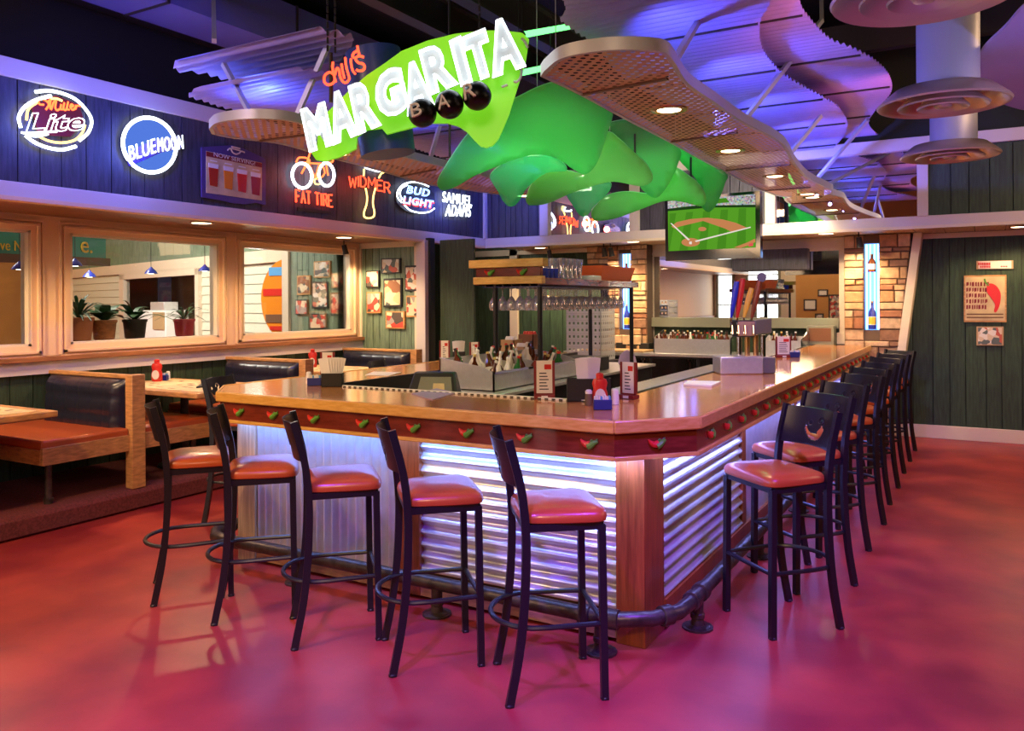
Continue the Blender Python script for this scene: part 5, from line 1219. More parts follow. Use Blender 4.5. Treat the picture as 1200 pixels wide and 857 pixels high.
# register
p = at(500, 461, z=ZC); c = Vector((-3.30, 4.55, .93)); c = at(508, 452, y=4.40)
t = thing('cash_register', (c.x, c.y, .945), 'dark register screen facing away with a small card on its back', 'cash register', None, YW - .15)
MB().hexa([(-.19, -.10, 0), (.19, -.10, 0), (.19, .12, 0), (-.19, .12, 0)], [(-.15, .06, .235), (.13, .06, .235), (.13, .13, .235), (-.15, .13, .235)]).build('casing', 'black', t, bevel=.012, world=False)
MB().hexa([(-.11, -.078, .05), (.15, -.078, .05), (.15, -.070, .05), (-.11, -.070, .05)], [(-.095, .032, .205), (.11, .032, .205), (.11, .04, .205), (-.095, .04, .205)]).build('back_panel', 'grey_green', t, smooth=False, world=False)
MB().hexa([(.0, -.025, .125), (.08, -.025, .125), (.08, -.02, .125), (.0, -.02, .125)], [(-.002, .002, .165), (.072, .002, .165), (.072, .008, .165), (-.002, .008, .165)]).build('card', 'parchment', t, smooth=False, world=False)
MB().lathe([(.12, -.083), (.12, -.0)], 16).build('stand', 'black', t, world=False)
# under-bar counter carrying register and wells
t = thing('service_counter', (-3.4, 5.6, 0), 'low dark stainless service counter inside the bar', 'counter')
MB().box(-3.70, -3.14, 5.1, 8.4, 0, .94).box(xli + .05, xri - .08, yfi + .03, yfi + .55, 0, .84).build('cabinet', 'black', t, smooth=False); MB().box(-3.73, -3.08, 5.08, 8.42, .94, .967).box(xli + .05, xri - .08, yfi + .02, yfi + .60, .84, .86).build('worktop', 'steel', t, bevel=.004)
t = thing('drainboard', (-2.2, 6.6, .85), 'grey ribbed stainless drainboard inside the right bar arm', 'drainboard')
MB().box(-2.75, xri - .055, 5.3, 9.3, .88, .90).build('board', 'grid_grey', t, smooth=False)
m = MB(); y = 5.34
while y < 9.28: m.box(-2.73, xri - .07, y, y + .03, .90, .908); y += .075
m.build('ribs', 'steel', t, smooth=False); MB().box(-2.72, xri - .08, 5.35, 9.25, 0, .88).build('cabinet', 'black', t, smooth=False)
def ice_bin(y0, y1, xf, label, zt=1.116, zb_=.968, depth=.50):
    t = thing('bottle_bin', (xf - depth / 2, (y0 + y1) / 2, zb_), label, 'bottle bin'); xb_ = xf - depth; th = .012
    prf = [(xf, zb_ + .001), (xf, zt), (xf - .12, zt + .04), (xb_, zt + .10), (xb_, zb_ + .001)]
    for yy in (y0, y1 - th): MB().prism([Vector((a, yy, b)) for a, b in prf], (0, th, 0)).build('end_plate', 'steel', t, smooth=False)
    MB().box(xf - th, xf, y0, y1, zb_ + .001, zt).build('front_plate', 'steel', t, smooth=False); MB().box(xb_, xb_ + th, y0, y1, zb_, zt + .09).build('back_plate', 'steel', t, smooth=False)
    MB().box(xf - .006, xf + .012, y0, y1, zt - .012, zt + .006).build('rim', 'chrome', t, smooth=False); MB().box(xb_, xf, y0, y1, zb_ + .003, zb_ + .012).build('ice_shelf', 'white', t, smooth=False)
    return t
ice_bin(5.22, 6.00, -3.19, 'long stainless bottle bin inside the bar, nearer half')
ice_bin(6.01, 6.68, -3.19, 'long stainless bottle bin inside the bar, farther half behind the menu stand')
BK = ['bottle_brown', 'bottle_green', 'red', 'sky_blue', 'bottle_brown', 'label_white', 'bottle_brown']
protoB = []
for k, (bd, cp) in enumerate((('bottle_brown', 'cap_gold'), ('bottle_green', 'red'), ('bottle_brown', 'white'), ('label_white', 'white'), ('bottle_brown', 'black'))):
    m = MB(); bottle(m, (0, 0, 0), .031, .235, bd, cp); protoB.append(m)
def put_bottles(pts, label, group, cat='bottle', hk=1):
    objs = {}
    for i, (x, y, z, tx, ty) in enumerate(pts):
        k = random.randrange(len(protoB))
        if k not in objs: o = protoB[k].build('beer_bottle'); objs[k] = o
        else: o = objs[k].copy(); COL.objects.link(o)
        o.location = (x, y, z); o.rotation_euler = (tx, ty, random.uniform(0, 6)); o.scale = (1, 1, hk); tag(o, label, cat, group)
pts = []
for i in range(17):
    for j in range(3): pts.append((-3.29 - j * .14 + random.uniform(-.02, .02), 5.30 + i * .079 + random.uniform(-.015, .015), .985 + .035 * j, random.uniform(-.25, .25), random.uniform(.15, .45)))
pts = [q for q in pts if not (5.95 < q[1] < 6.06)]
put_bottles(pts, 'beer bottle standing in the stainless bin inside the bar', 'beer bottles in the long bin')
# glass rack
xg0, xg1, yg0, yg1 = -3.71, -3.09, 5.79, 7.92
t = thing('glass_rack', ((xg0 + xg1) / 2, 6.8, 1.79), 'overhead wooden glass rack with red chili band on dark pipe posts', 'rack')
for nme, z0, z1, g, mm in (('lower_board', 1.797, 1.859, .018, 'edge_wood'), ('chili_band', 1.859, 1.935, .0, 'apron_wood'), ('upper_board', 1.935, 2.002, .045, 'edge_wood')):
    MB().box(xg0 - g, xg1 + g, yg0 - g, yg0 + .05, z0, z1).build(nme, mm, t, bevel=.004)
for fx_ in (.22, .72):
    o = cm.copy(); COL.objects.link(o); o.parent = t; o.location = Vector((xg0 + (xg1 - xg0) * fx_, yg0 - .006, 1.897)) - t.location; o.rotation_euler = (0, 0, 0); o.scale = (1.15,) * 3
MB().box(xg0, xg1, yg0, yg1, 1.806, 1.828).build('shelf', 'post_wood', t, smooth=False)
MB().box(xg1 - .03, xg1 + .01, yg0, yg1, 1.79, 1.846).box(xg0 - .01, xg0 + .03, yg0, yg1, 1.79, 1.846).build('side_rail', 'apron_wood', t, smooth=False)
for x, y in ((-3.56, 5.86), (-3.135, 5.86), (-3.60, 7.86), (-3.135, 7.86)): MB().tube([(x, y, .968), (x, y, 1.80)], .021, 10).build('post', 'dark_metal', t)
m = MB()
for k in range(7): x = xg0 + .05 + k * .086; m.box(x, x + .012, yg0 + .06, yg1 - .05, 1.778, 1.795)
m.build('glass_runners', 'brown', t, smooth=False)
MB().box(xg0 + .05, xg1 - .02, yg0 + .02, yg0 + .8, 1.772, 1.777).build('cloth_edge', 'navy', t, smooth=False)
# hanging stemware
gm = MB().lathe([(.036, -.004), (.034, -.008), (.005, -.014), (.004, -.075), (.020, -.095), (.040, -.13), (.044, -.165), (.036, -.20)], 12)
g0 = gm.build('hanging_glass', 'drink_glass'); first = True
for k in range(6):
    for j in range(13):
        o = g0 if first else g0.copy()
        if not first: COL.objects.link(o)
        first = False
        o.location = (xg0 + .098 + k * .086, yg0 + .13 + j * .147, 1.776); tag(o, 'stemmed glass hanging upside down under the wooden rack', 'glass', 'glasses hanging under the rack')
# on the rack shelf
p0 = Vector((-3.62, 6.72, 1.851)); tb = MB().lathe([(.03, 0), (.036, .10), (.034, .101), (.028, .004)], 12)
g1 = tb.build('blue_glass', 'cobalt'); first = True
for i in range(3):
    for j in range(4):
        o = g1 if first else g1.copy()
        if not first: COL.objects.link(o)
        first = False; o.location = (-3.17 - i * .085, 5.95 + j * .08, 1.829); tag(o, 'small cobalt blue glass standing on the rack shelf', 'glass', 'blue glasses on the rack')
tb = MB().lathe([(.035, 0), (.03, .04), (.02, .06), (.036, .20), (.034, .20), (.018, .065)], 12); g2 = tb.build('tall_glass', 'drink_glass'); first = True
for i in range(3):
    for j in range(5):
        o = g2 if first else g2.copy()
        if not first: COL.objects.link(o)
        first = False; o.location = (-3.17 - i * .085, 6.33 + j * .09, 1.829); tag(o, 'tall clear footed glass standing on the rack shelf', 'glass', 'tall glasses on the rack')
t = thing('orange_tub', (-3.35, 7.45, 1.829), 'orange plastic tub on the far end of the glass rack', 'tub')
m = MB(); m.hexa([(-3.60, 7.10, 1.83), (-3.14, 7.10, 1.83), (-3.14, 7.84, 1.83), (-3.60, 7.84, 1.83)], [(-3.63, 7.05, 1.99), (-3.10, 7.05, 1.99), (-3.10, 7.88, 1.99), (-3.63, 7.88, 1.99)]); m.build('tub_body', 'orange_plastic', t, smooth=False)
tag(MB().box(-3.24, -3.10, 6.84, 7.03, 1.83, 1.89).build('white_tray', 'white', bevel=.01), 'stack of white trays beside the orange tub', 'tray')
# glass racks (plastic crates) stacked behind
for k in range(9):
    t = thing('dish_crate', (-3.98, 9.6, .90 + k * .085), 'grey slotted dish crate, %s of the stack behind the glass rack' % ('bottom', 'second from bottom', 'third from bottom', 'fourth from bottom', 'middle', 'fourth from top', 'third from top', 'second from top', 'top')[k], 'crate', 'dish crates')
    z = .90 + k * .085; x0, x1, y0, y1 = -4.62, -4.14, 9.35, 9.8
    m = MB(); m.box(x0, x1, y0, y1, z, z + .012)
    for q in ((x0, x1, y0, y0 + .01), (x1 - .01, x1, y0, y1)): m.box(q[0], q[1], q[2], q[3], z + .062, z + .083); m.box(q[0], q[1], q[2], q[3], z + .012, z + .03)
    m.build('tray', 'duct', t, smooth=False); m = MB(); x = x0
    while x < x1 - .02: m.box(x, x + .03, y0 + .001, y0 + .009, z + .03, z + .062); x += .06
    y = y0
    while y < y1 - .02: m.box(x1 - .009, x1 - .001, y, y + .03, z + .03, z + .062); y += .06
    m.build('lattice', 'duct', t, smooth=False)
tag(MB().box(-4.7, -4.08, 9.3, 9.85, 0, .895).build('low_cabinet', 'black', bevel=.01), 'black low cabinet under the stacked dish crates', 'cabinet')
# clutter on the left arm behind the bottle bin
def crate(px_, py_, y, w_, d_, h, m_, label, nme='wooden_box', cat='box'):
    p = at(px_, py_, y=y); p.z = 1.101
    t = thing(nme, p, label, cat); b = MB(); x0, x1, y0, y1 = p.x - w_ / 2, p.x + w_ / 2, p.y, p.y + d_
    for q in ((x0, x1, y0, y0 + .01), (x0, x1, y1 - .01, y1), (x0, x0 + .01, y0, y1), (x1 - .01, x1, y0, y1)): b.box(q[0], q[1], q[2], q[3], 1.101, 1.101 + h)
    b.box(x0, x1, y0, y1, 1.101, 1.113); b.build('walls', m_, t, smooth=False); b = MB()
    for i in range(5): xx = x0 + .03 + (w_ - .06) * i / 4; b.lathe([(.018, 0), (.02, .05), (.01, .07)], 8, (xx, y0 + d_ / 2, 1.113 + h - .05))
    b.build('contents', 'red' if nme == 'fruit_basket' else 'white', t)
crate(594, 410, 6.95, .16, .18, .17, 'tan_box', 'tan wooden box of white cups behind the bottle bin, left one')
crate(607, 412, 6.7, .14, .16, .12, 'tan_box', 'tan wooden box of white cups behind the bottle bin, right one')
crate(616, 400, 7.55, .18, .18, .20, 'brown', 'brown basket with red contents behind the left rack post', 'fruit_basket', 'basket')
tag(MB().box(-3.62, -3.25, 6.95, 7.55, .968, 1.10).build('monitor_box', 'black', bevel=.01), 'black machine on the service counter behind the bottle bin', 'machine')
pb = MB().lathe([(.09, 0), (.10, .02), (.08, .10), (.03, .15), (0, .16)], 16); o = pb.build('ice_bag', 'fabric_purple'); o.location = (-3.30, 8.15, .968); tag(o, 'pale plastic bag beside the stack of dish crates', 'bag')
# back bar
t = thing('back_bar_counter', (-3, 10.3, 0), 'dark back bar cooler with stainless top and pull handles', 'counter')
x0, x1 = -5.0, -1.85; y0 = 10.02
MB().box(x0, x1, y0 + .03, YR - .13, .0, .93).build('cabinet', 'black', t, smooth=False); MB().box(x0, x1, y0, YR - .12, .93, .97).build('worktop', 'steel', t, bevel=.005)
x = x0 + .02
while x < x1 - .2:
    d = MB().box(x, min(x + .60, x1 - .02), y0 + .012, y0 + .03, .08, .91).build('door', 'black_gloss', t, bevel=.004)
    MB().box(x + .50, x + .53, y0 - .012, y0 + .012, .72, .90).box(x + .485, x + .545, y0 - .012, y0 + .012, .88, .905).build('handle', 'chrome', d, smooth=False); x += .63
pb_ = at(728, 404, y=10.3)
tag(MB().box(-4.75, -3.85, 10.05, 10.5, .972, .992).build('cutting_board', 'tan_box', bevel=.004), 'pale wooden cutting board on the back bar left of the bottle bins', 'cutting board')
m = MB()
tt = thing('black_bins_row', (-4.5, 10.55, .972), 'row of small black condiment bins below the left blue niche', 'bins')
for k in range(6): MB().box(-4.95 + k * .17, -4.80 + k * .17, 10.54, 10.70, .972, 1.07).build('bin', 'black', tt, bevel=.008)
for a_, b_, l in ((767, 858, 'long frosted bottle tray under the mirror left of the tap tower'), (896, 941, 'short frosted bottle tray under the mirror right of the tap tower')):
    xa_, xb_ = at(a_, 395, y=10.15).x, at(b_, 395, y=10.15).x
    t = thing('bottle_tray', ((xa_ + xb_) / 2, 10.15, .972), l, 'bottle bin')
    MB().box(xa_, xb_, 10.10, 10.115, .972, 1.16).build('front_plate', 'steel', t, smooth=False); MB().box(xa_, xb_, 10.5, 10.515, .972, 1.2).build('back_plate', 'steel', t, smooth=False)
    for xx in (xa_, xb_ - .015): MB().hexa([(xx, 10.10, .972), (xx + .015, 10.10, .972), (xx + .015, 10.515, .972), (xx, 10.515, .972)], [(xx, 10.10, 1.17), (xx + .015, 10.10, 1.17), (xx + .015, 10.515, 1.27), (xx, 10.515, 1.27)]).build('end_plate', 'chrome', t, smooth=False)
    pts = []; n_ = int((xb_ - xa_ - .1) / .075)
    for i in range(n_):
        for j in range(3): pts.append((xa_ + .06 + i * .075, 10.19 + j * .12, .974 + .02 * j, random.uniform(-.1, .1), random.uniform(-.12, .12)))
    put_bottles(pts, 'bottle standing in the frosted tray below the mirror, ' + ('left tray' if a_ < 800 else 'right tray'), 'bottles in the %s back bar tray' % ('left' if a_ < 800 else 'right'), hk=1.05)
xa_, xb_ = at(946, 395, y=10.6).x, at(978, 395, y=10.6).x
t = thing('microwave', ((xa_ + xb_) / 2, 10.56, ZC), 'dark brown box with black opening at the far end of the bar top', 'box')
MB().box(xa_, xb_ , 10.54, YR - .12, .98, 1.33).build('housing', 'grey_green', t, bevel=.01); MB().box(xa_ + .03, xb_ - .03, 10.535, 10.545, 1.14, 1.30).build('opening', 'brown', t, smooth=False)
# beer tap tower
p = at(866, 438, z=ZC); 
t = thing('beer_tap_tower', (p.x, p.y, ZC + .001), 'steel beer tap tower with four coloured tall handles on the right bar arm', 'beer tap', None, YW)
MB().box(-.16, .16, -.08, .16, 0, .13).build('drip_box', 'steel', t, bevel=.01, world=False)
MB().box(.165, .27, -.02, .12, 0, .12).build('side_box', 'grid_grey', t, bevel=.006, world=False)
for x in (.02, .08, .145, .20): MB().lathe([(.020, .0), (.020, .285)], 12, (x, .06, .0)).build('column', 'chrome' if x != .145 and x != .08 else 'brass', t, world=False)
MB().box(-.03, .11, -.06, .10, .275, .40).build('tower_head', 'black', t, bevel=.012, world=False)
MB().box(-.022, .102, -.064, -.058, .285, .392).build('head_plate', 'tan_box', t, smooth=False, world=False)
MB().hexa([(.11, -.05, .29), (.28, .10, .30), (.28, .16, .30), (.11, .10, .29)], [(.11, -.05, .40), (.28, .10, .41), (.28, .16, .41), (.11, .10, .40)]).build('tower_arm', 'grey_green', t, bevel=.006, world=False)
for i, (x, c, h) in enumerate(((-.065, 'cobalt', .27), (-.02, 'red', .29), (.03, 'yellow', .22), (.09, 'post_wood', .27))):
    m = MB().use(c); b = Vector((x, -.03, .42)); tip = b + Vector((.06 if i > 1 else .045, 0, h)); m.tube([b, b.lerp(tip, .25), b.lerp(tip, .7), tip], [.010, .018, .024, .019], 10); m.build('tap_handle', None, t, world=False)
    MB().tube([b + Vector((0, 0, .01)), b + Vector((0, .0, -.03)), b + Vector((-.01, -.05, -.06)), b + Vector((-.01, -.06, -.12))], .009, 8).build('faucet', 'chrome', t, world=False)
MB().lathe([(.0, -.006), (.035, -.006), (.035, .006), (0, .006)], 20, (.165, -.03, .72), Matrix.Rotation(PI / 2, 3, 'X')).build('handle_badge', 'grid_grey', t, world=False)

# ================================================================== PICTURES
def frame(pts, plane, label, pm='print_a', fm_='booth_wood', th=.03, bd=.14, nme='picture_frame', cat='picture', group=None):
    """framed print: corner pixels (tl, tr, br, bl) on a wall plane"""
    P = [at(x, y, **plane) for x, y in pts]; ax_ = list(plane)[0]; n_ = Vector((0, -1, 0)) if ax_ == 'y' else Vector((1, 0, 0))
    c = sum(P, Vector()) / 4; t = thing(nme, c, label, cat, group)
    MB().prism(P, n_ * th).build('frame', fm_, t, smooth=False)
    Q = [c + (p - c) * (1 - bd) + n_ * th for p in P]; o = MB().prism(Q, n_ * .003).build('print', pm, t, smooth=False)
    return t, Q, n_
cr6 = lambda L: [(270 + a / 3.987, 250 + b / 3.987) for a, b in L]
real = [([(710, 212), (800, 210), (800, 280), (710, 283)], 'print_b', 'black', 'black-framed dark print at the top of the picture wall cluster'),
 ([(640, 270), (700, 267), (700, 347), (640, 347)], 'print_a', 'black', 'small red and green print at the upper left of the picture wall cluster'),
 ([(722, 306), (806, 303), (806, 437), (722, 440)], 'print_c', 'black', 'largest pale poster in the middle of the picture wall cluster'),
 ([(822, 246), (888, 243), (888, 363), (822, 365)], 'print_b', 'black', 'tall dark print at the upper right of the picture wall cluster'),
 ([(643, 368), (708, 369), (708, 467), (643, 467)], 'print_a', 'booth_wood', 'wood-framed print at the lower left of the picture wall cluster'),
 ([(828, 385), (880, 385), (880, 485), (828, 485)], 'print_a', 'booth_wood', 'narrow wood-framed print at the lower right of the picture wall cluster'),
 ([(732, 458), (820, 458), (820, 540), (732, 538)], 'print_a', 'booth_wood', 'wood-framed red print at the bottom of the picture wall cluster')]
for pts_, pm, fm_, l in real: frame(cr6(pts_), {'y': YP - .002}, l, pm, fm_)
beh = [([(397, 226), (473, 222), (473, 300), (397, 302)], 'print_b', 'booth_wood', 'wood-framed print at the top of the cluster behind the third window'),
 ([(318, 292), (380, 290), (380, 380), (318, 382)], 'print_c', 'booth_wood', 'wood-framed print at the upper left seen through the third window'),
 ([(388, 320), (463, 320), (463, 445), (388, 447)], 'print_b', 'black', 'largest print in the middle seen through the third window'),
 ([(480, 284), (530, 283), (530, 349), (480, 349)], 'print_b', 'booth_wood', 'small wood-framed print at the upper right seen through the third window'),
 ([(310, 404), (367, 404), (367, 474), (310, 475)], 'print_a', 'black', 'small black-framed print at the lower left seen through the third window'),
 ([(477, 370), (535, 370), (535, 478), (477, 480)], 'print_a', 'black', 'black-framed print at the lower right seen through the third window'),
 ([(375, 470), (458, 469), (458, 540), (375, 541)], 'print_a', 'black', 'reddish print at the bottom of the cluster behind the third window')]
for pts_, pm, fm_, l in beh: frame(cr6(pts_), {'y': YP - .002}, l, pm, fm_)
cr = lambda L: [(950 + a / 4.76, 250 + b / 4.76) for a, b in L]
# right wall posters
t, Q, n_ = frame(cr([(855, 348), (1092, 343), (1092, 608), (855, 606)]), {'y': YR}, 'large parchment chili poster with a big red pepper on the green wall', 'parchment', 'booth_wood', .03, .07, 'chili_poster', 'poster')
yy = YR - .036; C = lambda a, b: at(950 + a / 4.76, 250 + b / 4.76, y=yy)
P = smooth2([C(*q) for q in ((985, 400), (1010, 392), (1040, 410), (1060, 450), (1055, 510), (1035, 552), (1022, 545), (1028, 510), (1005, 470), (985, 440))], 4, True)
MB().prism(P, (0, -.006, 0)).build('painted_pepper', 'red', t, smooth=False)
MB().tube(smooth2([C(*q) for q in ((970, 365), (975, 385), (995, 405))], 4), .010, 6).build('painted_stem', 'chili_green', t)
for k, (s, z0, x0, x1, c) in enumerate((('Chili', 415, 868, 960, 'brown'), ('Peppers', 450, 868, 975, 'dark_red'), ('and hot', 485, 868, 980, 'red'), ('bowls', 515, 870, 975, 'dark_red'))):
    pass
m = MB()
for r_ in range(5):
    x = 868
    while x < 985 - r_ * 2:
        w__ = random.uniform(6, 14); m.prism([C(x, 385 + r_ * 32), C(x + w__, 383 + r_ * 32), C(x + w__, 405 + r_ * 32 + random.uniform(-6, 4)), C(x, 407 + r_ * 32)], (0, -.002, 0)); x += w__ + random.uniform(3, 8)
m.build('poster_script', 'dark_red', t, smooth=False)
m = MB()
for r_ in (560, 578): m.prism([C(870, r_), C(1075, r_), C(1075, r_ + 7), C(870, r_ + 7)], (0, -.002, 0))
m.build('poster_caption', 'brown', t, smooth=False)
t, Q, n_ = frame(cr([(925, 267), (1130, 263), (1130, 310), (925, 313)]), {'y': YR}, 'small white sign with red lettering above the chili poster', 'paper', 'tan_box', .025, .10, 'small_sign', 'sign')
m = MB()
for (a0, a1, b0, b1) in ((935, 1005, 275, 290), (945, 1000, 294, 304), (1060, 1095, 293, 301)):
    x = a0
    while x < a1: m.prism([C(x, b0), C(x + 7, b0), C(x + 7, b1), C(x, b1)], (0, -.002, 0)); x += 10
m.build('red_lettering', 'red', t, smooth=False)
frame(cr([(925, 632), (1076, 632), (1076, 738), (925, 737)]), {'y': YR}, 'small framed photograph of faces below the chili poster', 'print_b', 'tan_box', .03, .12)
frame([(637, 346), (682, 349), (682, 359), (637, 359)], {'y': YR - .002}, 'wide framed notice on the green wall behind the glass rack', 'paper', 'edge_wood', .03, .12)
# pictures reflected from the orange wall behind the camera
for i, (x, z, w_, h, l) in enumerate(((-3.95, 1.75, .28, .2, 'small framed card high on the orange wall behind the camera'), (-4.3, 1.35, .36, .32, 'dark framed certificate on the orange wall behind the camera'), (-3.6, .95, .4, .85, 'tall framed print on the orange wall behind the camera'), (-4.05, .92, .24, .34, 'small dark print low on the orange wall behind the camera'))):
    t = thing('picture_frame', (x, YC, z), l, 'picture'); MB().box(x - w_ / 2, x + w_ / 2, YC, YC + .03, z, z + h).build('frame', 'black', t, smooth=False); MB().box(x - w_ / 2 + .04, x + w_ / 2 - .04, YC + .03, YC + .034, z + .04, z + h - .04).build('print', ('paper', 'paper', 'print_a', 'print_b')[i], t, smooth=False)

# ================================================================== NEXT ROOM BEHIND THE GLASS
d_ = Vector((-.965, .262, 0)); o_ = Vector((-8.50, 8.50, 0)); nrm2 = Vector((.262, .965, 0))
def w2(px_, py_=320, off=0):
    r = ray(px_, py_); q = EYE + r * ((o_ - nrm2 * off - EYE).dot(nrm2) / r.dot(nrm2)); return q
def s2(px_): return (w2(px_) - o_).dot(d_)
sa, sb_, sc_, sd1, se = s2(335), s2(236), s2(232), s2(148), s2(143)
sz = s2(40); z_led0, z_led1, z_op = w2(190, 318).z, w2(190, 306).z, w2(190, 325).z
sd = MB(); z = 0
while z < z_led0 - .03:
    for s0, s1 in ((-.3, sc_), (sd1, sz)):
        a, b = o_ + d_ * s0, o_ + d_ * s1
        sd.hexa([(*(a).xy, z), (*(b).xy, z), (*(b + nrm2 * .05).xy, z), (*(a + nrm2 * .05).xy, z)], [(*(a + nrm2 * .02).xy, z + .145), (*(b + nrm2 * .02).xy, z + .145), (*(b + nrm2 * .06).xy, z + .145), (*(a + nrm2 * .06).xy, z + .145)])
    z += .15
struct('wall_siding', sd, 'siding', smooth=False)
fr = MB()
for s0, s1, z0, z1 in ((sb_, sc_, 0, z_op + .1), (sd1, se, 0, z_op + .1), (sb_, se, z_op, z_op + .12), (-.3, sz, z_led0, z_led1)):
    a, b = o_ + d_ * s0 - nrm2 * .06, o_ + d_ * s1 - nrm2 * .06
    fr.hexa([(*a.xy, z0), (*b.xy, z0), (*(b + nrm2 * .12).xy, z0), (*(a + nrm2 * .12).xy, z0)], [(*a.xy, z1), (*b.xy, z1), (*(b + nrm2 * .12).xy, z1), (*(a + nrm2 * .12).xy, z1)])
struct('trim_21', fr, 'cream_paint', smooth=False)
gb = MB().use('plank_light_green'); planks(gb, o_ + d_ * -.3 + Vector((0, 0, 0)), d_, sz + .3, z_led1, 4.3, nrm2, pw=.35); struct('wall_green_upper', gb, smooth=False)
a, b = o_ + d_ * (sb_ - .5) + nrm2 * 1.6, o_ + d_ * (se + 1.5) + nrm2 * 1.6
struct('wall_alcove', MB().prism([(*a.xy, 0), (*b.xy, 0), (*b.xy, 2.6), (*a.xy, 2.6)], nrm2 * .05), 'brown', smooth=False)
struct('wall_orange_far', MB().box(-21.9, -21.8, -3, 16, 0, 4.6), 'orange_wall', smooth=False)
struct('ceiling_next_room', MB().box(-22, XW - .15, -3, 16, 4.55, 4.6), 'cream_paint', smooth=False)
t = thing('planter_ledge', (-8.6, 6.5, 0), 'pale half wall ledge with wooden cap behind the middle window', 'ledge')
MB().box(-8.75, -8.45, 3.0, 8.2, .0, 1.20).build('ledge_body', 'siding', t, smooth=False); MB().box(-8.8, -8.4, 3.0, 8.2, 1.20, 1.24).build('ledge_cap', 'sill_wood', t, smooth=False)
def plant(px_, py_, s, pot, kind, label):
    p = at(px_, py_, x=-8.6); p.z = 1.241
    t = thing('potted_plant', p, label, 'plant', 'plants behind the middle window')
    MB().lathe([(.09 * s, 0), (.11 * s, .02), (.13 * s, .20 * s), (.14 * s, .20 * s), (.14 * s, .23 * s), (.12 * s, .23 * s)], 16, p).build('pot', pot, t)
    m = MB(); rnd = random.Random(px_)
    for k in range(26 if kind == 'grass' else 18):
        az = rnd.uniform(0, 2 * PI); L = rnd.uniform(.30, .56) * s; w_ = (.016 if kind == 'grass' else .060) * s; el = rnd.uniform(.5, 1.4); b = p + Vector((0, 0, .21 * s)); u = Vector((math.cos(az), math.sin(az), 0)); sd_ = Vector((-u.y, u.x, 0))
        P = []
        for i in range(6): f_ = i / 5; P.append(b + u * L * f_ * math.cos(el) + Vector((0, 0, L * (math.sin(el) * f_ - .55 * f_ * f_))))
        vs = []; 
        for i, q in enumerate(P): ww = w_ * math.sin(PI * (i + .4) / 5.6); vs += [q - sd_ * ww, q + Vector((0, 0, .004)), q + sd_ * ww]
        m.add(vs, [f for i in range(5) for f in ((3 * i, 3 * i + 1, 3 * i + 4, 3 * i + 3), (3 * i + 1, 3 * i + 2, 3 * i + 5, 3 * i + 4))])
    m.build('leaves', 'leaf', t)
plant(92, 380, 1.15, 'terracotta', 'grass', 'spiky plant in a terracotta pot at the left of the middle window')
plant(122, 385, 1.0, 'sill_wood', 'broad', 'broad-leaved plant beside the terracotta pot in the middle window')
plant(158, 388, 1.0, 'black', 'broad', 'broad-leaved plant in the centre of the middle window')
plant(216, 388, .95, 'maroon_pot', 'grass', 'leafy plant in a maroon pot at the right of the middle window')
for px_, py_, x_, l in ((23, 315, -8.9, 'small blue pendant lamp seen through the left window'), (88, 311, -8.9, 'blue pendant lamp at the left edge of the middle window'), (105, 324, -10.2, 'blue pendant lamp second from left in the middle window'), (177, 320, -9.4, 'blue pendant lamp in the centre of the middle window'), (240, 317, -9.0, 'blue pendant lamp at the right of the middle window')):
    p = at(px_, py_, x=x_); t = thing('pendant_lamp', p, l, 'lamp', 'blue pendant lamps')
    MB().lathe([(.085, -.01), (.06, .03), (.025, .06), (.01, .08)], 16, p).build('shade', 'cobalt', t); MB().lathe([(0, -.012), (.035, -.012), (.03, .01)], 12, p).build('bulb', 'lamp_glow', t)
    MB().tube([p + Vector((0, 0, .08)), Vector((p.x, p.y, 4.54))], .004, 5).build('cord', 'black', t)
# hanging teal sign with yellow letters
c0, c1 = at(-30, 290, x=-9.8), at(124, 298, x=-9.8)
t = thing('overhead_menu_sign', ((c0 + c1) / 2), 'dark teal hanging sign with big yellow letters seen through the windows', 'sign')
MB().box(-9.84, -9.80, c0.y, c1.y, at(20, 298, x=-9.8).z, at(20, 255, x=-9.8).z + .15).build('sign_board', 'pale_green_sign', t, smooth=False)
MB().box(-9.86, -9.78, c0.y, c1.y + .05, at(20, 298, x=-9.8).z - .10, at(20, 298, x=-9.8).z).build('sign_rail', 'brown', t, smooth=False)
m = MB(); q = lambda x, y: at(x, y, x=-9.79) if False else at(x, y, **{'x': -9.79})
text_on(m, 've No', q(0, 293), q(33, 295), q(0, 281), NX, ex=.03); text_on(m, 'e.', q(95, 296), q(108, 297), q(95, 283), NX, ex=.03); m.build('yellow_letters', 'yellow', t, smooth=False)
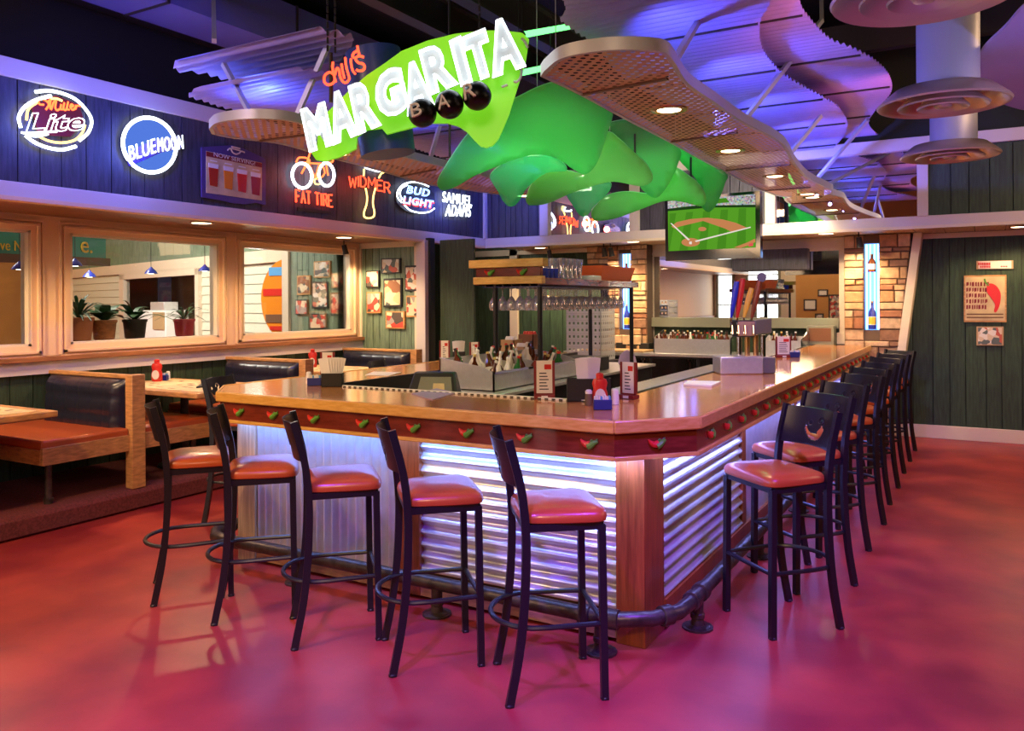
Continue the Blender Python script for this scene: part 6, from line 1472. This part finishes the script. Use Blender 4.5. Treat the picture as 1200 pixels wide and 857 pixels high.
# round wall art, white cabinets
pc = at(335, 349, y=8.44)
t = thing('round_wall_art', pc, 'colourful round burger artwork on the pale siding behind the third window', 'wall art')
rr = .50; ctr = pc + Vector((.03, 0, -.02)); cs = [ctr + Vector((rr * math.cos(a), 0, rr * math.sin(a) * 1.15)) for a in [PI * .5 + k * PI / 16 for k in range(0, 17)]]
MB().prism(cs, (0, -.03, 0)).build('disc', 'amber', t, smooth=False)
for k, (z, c, h) in enumerate(((.40, 'sky_blue', .12), (.10, 'red', .1), (-.28, 'brown', .12), (-.42, 'red', .06), (-.5, 'chili_green', .05))):
    hw = rr * math.sqrt(max(.05, 1 - (z / (rr * 1.15)) ** 2)); MB().box(ctr.x - hw * .9, ctr.x, pc.y - .045, pc.y - .03, ctr.z + z - h / 2, ctr.z + z + h / 2).build('painted_band', c, t, smooth=False)
p0c, p1c = w2(194, 388, .5), w2(153, 388, .5); zt_ = w2(170, 364, .5).z
def wbox(a, b, z0, z1, dp): return MB().hexa([(*a.xy, z0), (*b.xy, z0), (*(b + nrm2 * dp).xy, z0), (*(a + nrm2 * dp).xy, z0)], [(*a.xy, z1), (*b.xy, z1), (*(b + nrm2 * dp).xy, z1), (*(a + nrm2 * dp).xy, z1)])
t = thing('white_cabinet', ((p0c.x + p1c.x) / 2, p0c.y, 0), 'white serving cabinet with appliances behind the middle window', 'cabinet')
wbox(p0c, p1c, 0, zt_, .4).build('cabinet_body', 'white', t, bevel=.01); a, b = p0c.lerp(p1c, .02), p0c.lerp(p1c, .32); wbox(a - nrm2 * .02, b - nrm2 * .02, w2(180, 386, .5).z, w2(180, 366, .5).z, .02).build('door', 'tan_box', t, smooth=False)
a, b = w2(192, 364, .45), w2(176, 364, .45); tag(wbox(a, b, zt_ + .001, w2(180, 354, .45).z, .25).build('steel_appliance', 'steel', bevel=.01), 'steel appliance on the white cabinet behind the middle window', 'appliance')
light('AREA', (-11.0, 5.5, 4.4), 700, (1, .95, .82), (-12, 8.8, 1.2), 2.5, 2.5)
light('POINT', (-7.9, 7.2, 2.2), 14, (1, .93, .85), size=.1)
light('POINT', (-18, 7, 2.6), 160, (1, .6, .25), size=.2)
